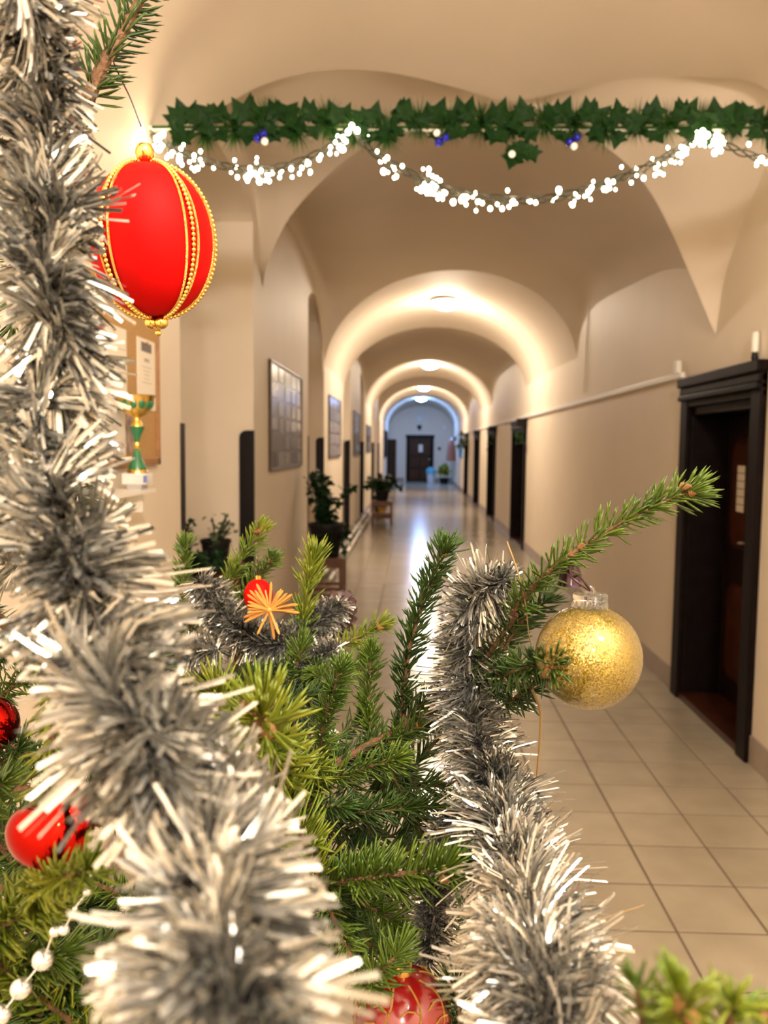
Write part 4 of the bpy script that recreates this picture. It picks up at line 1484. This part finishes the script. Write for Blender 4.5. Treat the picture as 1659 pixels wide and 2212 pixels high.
# ------------------------------------------------------------------ tinsel
def tinsel(name, pts, label, dens=600, width=0.0017, clump=22, seed=1, group='silver tinsel garlands on the tree', longf=1.0, wild=1.0):
    """pts: (px, py, Y, half-width in px)"""
    r_ = np.random.default_rng(seed)
    P3 = [at(p[0], p[1], p[2]) for p in pts]
    Rr = [p[3] * p[2] / FOC for p in pts]
    n = 120
    fine = resample(P3, n)
    P = np.array([tuple(p) for p in fine])
    # radius along the path by nearest control point parameter
    L = np.concatenate([[0], np.cumsum(np.linalg.norm(np.diff(P, axis=0), axis=1))])
    cp = []
    for p in P3:
        cp.append(L[np.argmin(np.linalg.norm(P - np.array(tuple(p)), axis=1))])
    RR = np.interp(L, cp, Rr)
    T = np.gradient(P, axis=0)
    T /= np.linalg.norm(T, axis=1)[:, None]
    total = int(L[-1] / float(np.mean(RR)) * dens)
    ncl_ = max(4, total // clump)
    cs = r_.random(ncl_)
    caz = r_.random(ncl_) * 2 * np.pi
    ctilt = r_.normal(0.1, 0.62 * wild, ncl_)
    clen = r_.uniform(0.62, 1.08, ncl_)
    cbend = r_.normal(0, 0.35 * wild, ncl_)
    idx = np.repeat(np.arange(ncl_), clump)
    cnt = len(idx)
    s = np.clip(cs[idx] + r_.normal(0, 0.006 / max(L[-1], 0.1), cnt), 0, 1) * L[-1]
    i = np.clip(np.searchsorted(L, s) - 1, 0, n - 1)
    f = ((s - L[i]) / (L[i + 1] - L[i]))[:, None]
    B = P[i] * (1 - f) + P[i + 1] * f
    D = T[i]
    rad = np.interp(s, L, RR)
    ref = np.where(np.abs(D[:, 2:3]) > 0.9, np.array([[1.0, 0, 0]]), np.array([[0, 0, 1.0]]))
    S = np.cross(D, ref)
    S /= np.linalg.norm(S, axis=1)[:, None]
    U = np.cross(S, D)
    az = caz[idx] + r_.normal(0, 0.21, cnt)
    tilt = ctilt[idx] + r_.normal(0, 0.14, cnt)
    R = S * np.cos(az)[:, None] + U * np.sin(az)[:, None]
    N = R * np.cos(tilt)[:, None] + D * np.sin(tilt)[:, None]
    Ln = rad * r_.uniform(0.72, 1.06, cnt) * longf * clen[idx]
    # sideways bend and droop
    bend = np.cross(N, D) * (cbend[idx] + r_.normal(0, 0.18, cnt))[:, None] + np.array([[0, 0, -0.10]])
    A = np.cross(N, r_.normal(0, 1, (cnt, 3)))
    A /= np.linalg.norm(A, axis=1)[:, None] + 1e-9
    w = (width * r_.uniform(0.7, 1.3, cnt) * 0.5)[:, None]
    st = [0.0, 0.4, 0.75, 1.0]
    verts = np.zeros((cnt, 8, 3))
    tw = r_.normal(0, 0.5, cnt)
    A2 = np.cross(N, A)
    for q, t in enumerate(st):
        C = B + N * (Ln * t)[:, None] + bend * (Ln * t * t)[:, None]
        ang = tw * t
        AA = A * np.cos(ang)[:, None] + A2 * np.sin(ang)[:, None]
        verts[:, q * 2] = C - AA * w
        verts[:, q * 2 + 1] = C + AA * w
    base = (np.arange(cnt) * 8)[:, None, None]
    quad = np.array([[0, 1, 3, 2], [2, 3, 5, 4], [4, 5, 7, 6]])
    faces = (base + quad[None]).reshape(-1, 4)
    t = MB().tube(fine[::3], 0.0012, 6).build(name, SILVERMET)
    tag(t, label, 'tinsel', group)
    o = np_mesh('tinsel_strands', verts.reshape(-1, 3), faces, TINSEL, t)
    o['kind'] = 'stuff'
    return t


def by_size(pts, R=0.038):
    """same tinsel thickness all along: how far away each point is follows from how thick it looks"""
    return [(x, y, R * FOC / h, h) for x, y, h in pts]


tinsel('tinsel_garland', by_size([(10, -80, 165), (55, 60, 150), (85, 200, 150), (105, 350, 152), (95, 500, 160), (110, 650, 165), (130, 780, 165), (85, 930, 168), (125, 1110, 185), (185, 1280, 200)]),
       'thick silver tinsel hanging down the left edge beside red ball', 560, 0.0019, clump=34, seed=3, wild=1.05)
tinsel('tinsel_garland', by_size([(150, 1200, 185), (225, 1380, 205), (265, 1530, 228), (375, 1670, 225), (465, 1800, 212), (455, 1920, 262), (500, 2050, 312), (535, 2190, 330), (555, 2360, 335)]),
       'broad close silver tinsel sweeping across the lower left, out of focus', 600, 0.0020, clump=40, seed=4, wild=1.1)
tinsel('tinsel_garland', [(-40, 900, .62, 110), (10, 1080, .58, 115), (40, 1220, .54, 110)], 'silver tinsel strand at left frame edge below trophy height', 500, 0.0016, seed=8)
tinsel('tinsel_garland', [(1088, 1250, .70, 62), (1045, 1272, .715, 88), (1022, 1340, .73, 95), (1015, 1430, .735, 98), (1020, 1530, .72, 102), (1045, 1640, .68, 105), (1078, 1740, .63, 118),
                          (1105, 1840, .56, 128), (1135, 1940, .49, 150), (1165, 2040, .40, 185), (1178, 2140, .35, 205), (1185, 2290, .32, 220)],
       'silver tinsel running down between tall twig and gold glitter ball', 900, 0.0016, clump=24, seed=5, wild=1.3)
tinsel('tinsel_garland', [(432, 1258, 1.02, 52), (465, 1300, 1.02, 62), (500, 1345, 1.01, 62), (555, 1380, 1.0, 64), (615, 1392, .99, 60), (655, 1372, 1.0, 54), (702, 1330, 1.02, 48), (735, 1306, 1.03, 36)],
       'thin silver tinsel looping behind straw star on the back branch', 900, 0.0014, clump=8, seed=6, wild=0.7)
tinsel('tinsel_garland', [(370, 1410, 1.0, 40), (420, 1405, .99, 52), (470, 1402, .98, 48)], 'short silver tinsel end fanning out left of the back loop', 600, 0.0014, clump=10, seed=7)
tinsel('tinsel_garland', [(735, 1395, .98, 38), (690, 1425, .97, 52), (650, 1470, .96, 55), (640, 1540, .95, 50), (650, 1600, .95, 40)], 'silver tinsel piece threaded behind the bud cluster', 600, 0.0014, clump=9, seed=9, wild=0.8)
tinsel('tinsel_garland', [(985, 1750, .74, 45), (955, 1830, .72, 55), (938, 1920, .70, 62), (930, 2010, .68, 66), (925, 2080, .67, 48)], 'dark shaded silver tinsel end hanging above red bauble', 700, 0.0014, clump=9, seed=10, wild=0.8)

# ------------------------------------------------------------------ ornaments
def orient(o, axis):
    o.rotation_euler = axis.normalized().to_track_quat('Z', 'Y').to_euler()
    return o


# red satin ball
RBY = 0.615
c = at(327, 521, RBY)
top = at(310, 352, RBY - 0.004)
bot = at(296, 684, RBY - 0.002)
rb = empty('red_ball', c, 'red satin ball with gold beaded seams hanging on upper left twig', 'ornament')
rx = 131 * RBY / FOC
rz = 158 * RBY / FOC
ax = (top - bot)
rb.rotation_euler = (0.10, -0.035, 0)
prof = []
for i in range(25):
    a = PI * i / 24
    prof.append((max(1e-5, rx * math.sin(a) ** 0.94), -rz * math.cos(a)))
MB().lathe(prof, 48, cap=False).build('satin_body', REDSATIN, rb)


def meridian(az, off, n=40):
    out = []
    for i in range(n + 1):
        a = PI * (0.035 + 0.93 * i / n)
        r = rx * math.sin(a) ** 0.94 + off
        w_ = az[1] * math.sin(a)
        out.append(V((r * math.cos(az[0] + w_), r * math.sin(az[0] + w_), -(rz + off) * math.cos(a))))
    return out


bead0 = None
for q, deg in enumerate((-28, 55, 99, 150, 205, 268)):
    azb = -PI / 2 + math.radians(deg)
    for s in (-1, 1):
        MB().tube(meridian((azb, s * 0.115), 0.0006), 0.0009, 6).build('gold_cord', GOLDCORD, rb)
    mer = meridian((azb, 0.0), 0.0012, 46)
    for p in mer[1:-1]:
        if bead0 is None:
            bead0 = MB().ball((0, 0, 0), 0.0017, 10, 7).build('bead', GOLDMET, rb, loc=p)
        else:
            copy_obj(bead0, 'bead', rb, p)
MB().ball((0, 0, rz + 0.007), 0.0068, 16, 10, 1.1).build('top_bead', GOLDMET, rb)
MB().lathe([(0.004, rz + 0.013), (0.0025, rz + 0.018), (0.0006, rz + 0.026)], 12).build('cord_cap', PAPER, rb)
for (dx, dy, r) in ((-0.004, -0.002, 0.005), (0.004, -0.003, 0.005), (0.0, 0.004, 0.005)):
    MB().ball((dx, dy, -rz - 0.004), r, 14, 9).build('bottom_bead', GOLDMET, rb)
MB().ball((0, 0, -rz - 0.0115), 0.0025, 10, 7).build('bottom_bead', GOLDMET, rb)
wp = rb.matrix_basis @ V((0, 0, rz + 0.025))
w = MB().tube(resample([wp, at(306, 275, RBY), at(283, 215, RBY), at(262, 172, .61), at(243, 128, .602), at(236, 105, .60)], 24), 0.0006, 6).build('hanging_wire', WIRE)
w.parent = rb
w.matrix_parent_inverse = rb.matrix_basis.inverted()

# gold glitter ball
GY = 0.605
gc = at(1271, 1418, GY)
gr = 118 * GY / FOC / 1.03
gb = empty('gold_ball', gc, 'clear ball filled with gold glitter hanging from right twig', 'ornament')
gm = mat('gold_glitter', (0.78, 0.53, 0.10), 0.36, metal=0.85)
nt = gm.node_tree
bs = nt.nodes['Principled BSDF']
tcn = nt.nodes.new('ShaderNodeTexCoord')
vo = nt.nodes.new('ShaderNodeTexVoronoi')
vo.inputs['Scale'].default_value = 1300
nt.links.new(tcn.outputs['Object'], vo.inputs['Vector'])
sub = nt.nodes.new('ShaderNodeVectorMath')
sub.operation = 'SUBTRACT'
sub.inputs[1].default_value = (0.5, 0.5, 0.5)
nt.links.new(vo.outputs['Color'], sub.inputs[0])
scl = nt.nodes.new('ShaderNodeVectorMath')
scl.operation = 'SCALE'
scl.inputs['Scale'].default_value = 0.55
nt.links.new(sub.outputs[0], scl.inputs[0])
gg = nt.nodes.new('ShaderNodeNewGeometry')
adn = nt.nodes.new('ShaderNodeVectorMath')
adn.operation = 'ADD'
nt.links.new(gg.outputs['Normal'], adn.inputs[0])
nt.links.new(scl.outputs[0], adn.inputs[1])
nrm_ = nt.nodes.new('ShaderNodeVectorMath')
nrm_.operation = 'NORMALIZE'
nt.links.new(adn.outputs[0], nrm_.inputs[0])
nt.links.new(nrm_.outputs[0], bs.inputs['Normal'])
rpg = nt.nodes.new('ShaderNodeValToRGB')
rpg.color_ramp.elements[0].color = (0.13, 0.085, 0.010, 1)
rpg.color_ramp.elements[1].color = (0.37, 0.28, 0.055, 1)
sepg = nt.nodes.new('ShaderNodeSeparateColor')
nt.links.new(vo.outputs['Color'], sepg.inputs[0])
nt.links.new(sepg.outputs[0], rpg.inputs['Fac'])
nt.links.new(rpg.outputs['Color'], bs.inputs['Base Color'])
bs.inputs['Coat Weight'].default_value = 1.0
bs.inputs['Coat Roughness'].default_value = 0.05
MB().ball((0, 0, 0), gr, 64, 40).build('glitter_body', gm, gb)
MB().lathe([(gr * 0.30, gr * 0.955), (gr * 0.31, gr * 1.04), (gr * 0.325, gr * 1.05), (gr * 0.325, gr * 1.20), (gr * 0.30, gr * 1.22), (gr * 0.10, gr * 1.225)], 32, cap=True).build('clear_cap', CLEARPL, gb)
for k in range(14):
    a = 2 * PI * k / 14
    if k == 0:
        rib0 = MB().ball((0, 0, 0), 1, 8, 6, 2.4).build('cap_rib', CLEARPL, gb, loc=(gr * 0.31 * math.cos(a), gr * 0.31 * math.sin(a), gr * 1.0))
        rib0.scale = (gr * 0.035,) * 3
    else:
        copy_obj(rib0, 'cap_rib', gb, (gr * 0.31 * math.cos(a), gr * 0.31 * math.sin(a), gr * 1.0))
MB().tube([V((gr * 0.08 * math.cos(PI * k / 10), 0, gr * 1.22 + gr * 0.12 * math.sin(PI * k / 10))) for k in range(11)], gr * 0.02, 6).build('cap_loop', CLEARPL, gb)
hk = [gc + V((0, 0, gr * 1.27)), at(1262, 1256, GY), at(1250, 1242, GY + .004), at(1236, 1246, GY + .012), at(1232, 1222, .625), at(1240, 1196, .633)]
w = MB().tube(resample(hk, 20), 0.0011, 6).build('hook', WIRE, gb)
w.location = -gc
hk = [gc + V((-0.001, 0, gr * 1.27)), at(1240, 1252, GY), at(1226, 1240, GY + .01)]
w = MB().tube(resample(hk, 10), 0.0009, 6).build('hook_end', WIRE, gb)
w.location = -gc
o = empty('dark_bell', at(1232, 1242, .655), 'small dark purple bell behind the gold ball hook', 'ornament')
PURPLE = mat('purple_dark', (0.03, 0.008, 0.018), 0.2, metal=0.4)
MB().lathe([(0.0015, 0.012), (0.006, 0.010), (0.0085, 0.002), (0.0095, -0.006), (0.0105, -0.008), (0.008, -0.008), (0.004, 0.0), (0.0005, 0.004)], 20).build('bell_body', PURPLE, o)
MB().ball((0, 0, -0.007), 0.0022, 8, 6).build('clapper', PURPLE, o)
w = MB().tube([(0, 0, 0.011), (0.001, -0.004, 0.018), (0, -0.008, 0.026)], 0.0006, 5).build('loop', WIRE, o)

# red mirror heart, left
hy = 0.42
hc = at(124, 1824, hy)
hh = empty('red_heart', hc, 'shiny red glass heart behind tinsel at the left', 'ornament')
k = hy / FOC
mm = MB()
NN, MMm = 56, 36


def heart_r(d):
    lo, hi = 0.0, 2.0
    for _ in range(26):
        r = (lo + hi) / 2
        x, y, z = d[0] * r, d[1] * r, d[2] * r
        f = (x * x + 2.25 * y * y + z * z - 1) ** 3 - x * x * z ** 3 - 0.1125 * y * y * z ** 3
        if f < 0:
            lo = r
        else:
            hi = r
    return lo


for j in range(MMm + 1):
    v_ = PI * j / MMm
    for i in range(NN):
        u_ = 2 * PI * i / NN
        d = (math.sin(v_) * math.cos(u_), math.cos(v_), math.sin(v_) * math.sin(u_))
        r = heart_r(d) * 88 * k
        mm.v.append((d[0] * r, d[1] * r * 1.15, d[2] * r))
for j in range(MMm):
    for i in range(NN):
        i2 = (i + 1) % NN
        mm.f.append((j * NN + i, j * NN + i2, (j + 1) * NN + i2, (j + 1) * NN + i))
b = mm.build('glass_body', REDMIRROR, hh)
b.rotation_euler = (math.radians(-18), math.radians(-24), math.radians(10))
cap = MB().lathe([(0.005, 0), (0.005, 0.008), (0.001, 0.009)], 14).build('metal_cap', GOLDMET, hh, loc=(15 * k, 0, 60 * k))
MB().tube([(15 * k, 0, 60 * k + 0.008), (14 * k, 0.01, 60 * k + 0.04)], 0.0006, 5).build('hook', WIRE, hh)

# red ball at the left frame edge
p = at(-22, 1565, .62)
o = empty('red_mirror_ball', p, 'red mirrored ball cut by the left frame edge', 'ornament')
MB().ball((0, 0, 0), 0.022, 32, 20).build('glass_body', REDMIRROR, o)
MB().lathe([(0.006, 0.020), (0.006, 0.029), (0.001, 0.030)], 12).build('metal_cap', GOLDMET, o)
MB().tube([(0, 0, 0.029), (0.0, 0.004, 0.05)], 0.0006, 5).build('hook', WIRE, o)

# red bauble with gold stripes, bottom centre
by = 0.60
bc = at(868, 2200, by)
br_ = 112 * by / FOC
o = empty('striped_bauble', bc, 'dark red bauble with gold glitter stripes at bottom centre', 'ornament')
MB().ball((0, 0, 0), br_, 48, 28).build('glass_body', REDBAUBLE, o)
GLS = mat('gold_glitter_line', (0.80, 0.52, 0.12), 0.35, metal=0.8, bump=0.8, bscale=1500)
for q in range(8):
    a0 = q * 2 * PI / 8
    pts = []
    for i in range(25):
        a = PI * (0.12 + 0.76 * i / 24)
        aa = a0 + 0.5 * math.sin(2 * a)
        pts.append(V((br_ * math.sin(a) * math.cos(aa), br_ * math.sin(a) * math.sin(aa), br_ * math.cos(a))) * 1.002)
    MB().tube(pts, 0.0008, 5).build('gold_stripe', GLS, o)
for zz in (-0.35, 0.0, 0.35, 0.62):
    rr = br_ * math.sqrt(1 - zz * zz) * 1.002
    MB().tube([V((rr * math.cos(2 * PI * i / 40), rr * math.sin(2 * PI * i / 40), br_ * zz + 0.003 * math.sin(2 * PI * i / 5))) for i in range(41)], 0.0007, 5).build('gold_stripe', GLS, o)
MB().lathe([(0.007, br_ * 0.97), (0.007, br_ + 0.008), (0.002, br_ + 0.010)], 16).build('metal_cap', GOLDMET, o)
MB().tube([(0, 0, br_ + 0.009), (0.0, 0.006, br_ + 0.05)], 0.0006, 5).build('hook', WIRE, o)

# straw star
sy = 0.95
sc_ = at(582, 1318, sy)
o = empty('straw_star', sc_, 'orange straw star with radiating stalks before red ball', 'ornament')
k = sy / FOC
core = MB().ball((0, 0, 0), 8 * k, 12, 8).build('knot', STRAW, o)
stk0 = None
for q in range(34):
    a = random.uniform(-0.1, PI + 0.1) if q < 26 else random.uniform(PI, 2 * PI)
    el = random.uniform(-0.7, 0.5)
    d = V((math.cos(a) * math.cos(el), -math.sin(el) * -1 if False else math.sin(el), math.sin(a) * math.cos(el) * 0.85)).normalized()
    L = random.uniform(44, 66) * k
    if stk0 is None:
        stk0 = MB().tube([(0, 0, 0), (0, 0, 0.9), (0, 0, 1.0)], [0.045, 0.05, 0.02], 6).build('stalk', STRAW, o)
        s_ = stk0
    else:
        s_ = copy_obj(stk0, 'stalk', o)
    s_.rotation_euler = d.to_track_quat('Z', 'Y').to_euler()
    s_.scale = (L, L, L)
o2 = empty('red_ball', at(558, 1286, 1.0), 'red ball half hidden behind the straw star', 'ornament')
MB().ball((0, 0, 0), 32 * 1.0 / FOC, 28, 18, 1.15).build('satin_body', REDSATIN, o2)
MB().lathe([(0.004, 36 * 1.0 / FOC), (0.004, 43 * 1.0 / FOC), (0.001, 45 * 1.0 / FOC)], 12).build('metal_cap', GOLDMET, o2)
MB().tube([(0, 0, 0.024), (0, -0.003, 0.045)], 0.0006, 5).build('hook', WIRE, o2)

# pine cone behind the tinsel loop
o = empty('pine_cone', at(728, 1330, 1.10), 'brown pine cone at right end of back tinsel loop', 'pine cone')
MB().lathe([(0.002, -0.03), (0.010, -0.02), (0.012, 0.0), (0.008, 0.022), (0.001, 0.03)], 14).build('core', PINECONE, o)
s0 = None
for q in range(46):
    u = q / 46
    z = -0.026 + 0.052 * u
    r = 0.010 * math.sin(PI * (0.12 + 0.8 * u)) + 0.003
    a = q * 2.39996
    if s0 is None:
        s0 = MB().add([(0, -0.25, 0), (0.9, -0.45, 0.22), (1.1, 0, 0.35), (0.9, 0.45, 0.22), (0, 0.25, 0), (0.9, -0.45, 0.10), (1.1, 0, 0.2), (0.9, 0.45, 0.10)],
                      [(0, 1, 2, 3, 4), (0, 5, 1), (5, 6, 2, 1), (6, 7, 3, 2), (7, 4, 3), (0, 4, 7, 6, 5)]).build('scale', PINECONE, o, smooth=False)
        s_ = s0
    else:
        s_ = copy_obj(s0, 'scale', o)
    s_.location = (r * math.cos(a), r * math.sin(a), z)
    s_.rotation_euler = (0, -0.15 - 0.7 * u + 0.4, a)
    s_.scale = (0.0135, 0.0135, 0.0135)
o.rotation_euler = (0.5, 0.3, 0)

# small red bead and a small clear light
t = empty('red_bead', at(632, 1629, .66), 'tiny dark red glass bead among middle needles', 'bead')
MB().ball((0, 0, 0), 0.0042, 14, 9, 1.2).build('bead_body', REDBAUBLE, t)
MB().tube([(0, 0, 0.004), (0.002, 0.004, 0.012)], 0.0005, 5).build('loop', WIRE, t)
t = empty('white_ball', at(712, 1600, .84), 'small white ball half hidden behind middle twigs', 'ornament')
MB().ball((0, 0, 0), 0.013, 18, 12).build('ball_body', WHITEB, t)
MB().lathe([(0.003, 0.012), (0.003, 0.016), (0.0005, 0.017)], 10).build('metal_cap', GOLDMET, t)

# silver bead string bottom left
bs_ = [(195, 1890, .40, 5), (188, 1925, .40, 10), (162, 1962, .40, 6), (138, 2008, .40, 13), (118, 2012, .40, 12), (92, 2073, .40, 24), (45, 2135, .40, 24), (3, 2192, .40, 22), (-40, 2250, .40, 22)]
t = MB().tube(resample([at(px, py, Y) for px, py, Y, r in bs_], 40), 0.0004, 5).build('bead_string', PEARL)
tag(t, 'silver bead string at bottom left beside the close tinsel', 'bead string')
for px, py, Y, r in bs_:
    MB().ball((0, 0, 0), r * Y / FOC, 18, 12).build('bead', PEARL, t, loc=at(px, py, Y))

# dry grass stalks and wires caught in the tree
DRY = mat('dry_grass', (0.20, 0.125, 0.045), 0.6)
for pts, r, lab in (([(1095, 1170, .66), (1120, 1240, .655), (1136, 1310, .66), (1142, 1370, .67), (1150, 1400, .68)], 0.0007, 'thin dry grass stalk rising beside gold ball twig'),
                    ([(1150, 1490, .67), (1167, 1535, .66), (1166, 1600, .66), (1160, 1680, .66), (1156, 1760, .66), (1160, 1830, .66)], 0.0012, 'brown bent stem hanging right of the long tinsel'),
                    ([(1260, 2000, .44), (1325, 1977, .44), (1392, 1954, .44)], 0.0006, 'short dry needle stick poking right out of tinsel')):
    o = MB().tube(resample([at(*p) for p in pts], 20), [r * (1.1 - 0.6 * i / 20) for i in range(21)], 6).build('dry_stalk', DRY)
    tag(o, lab, 'stalk')
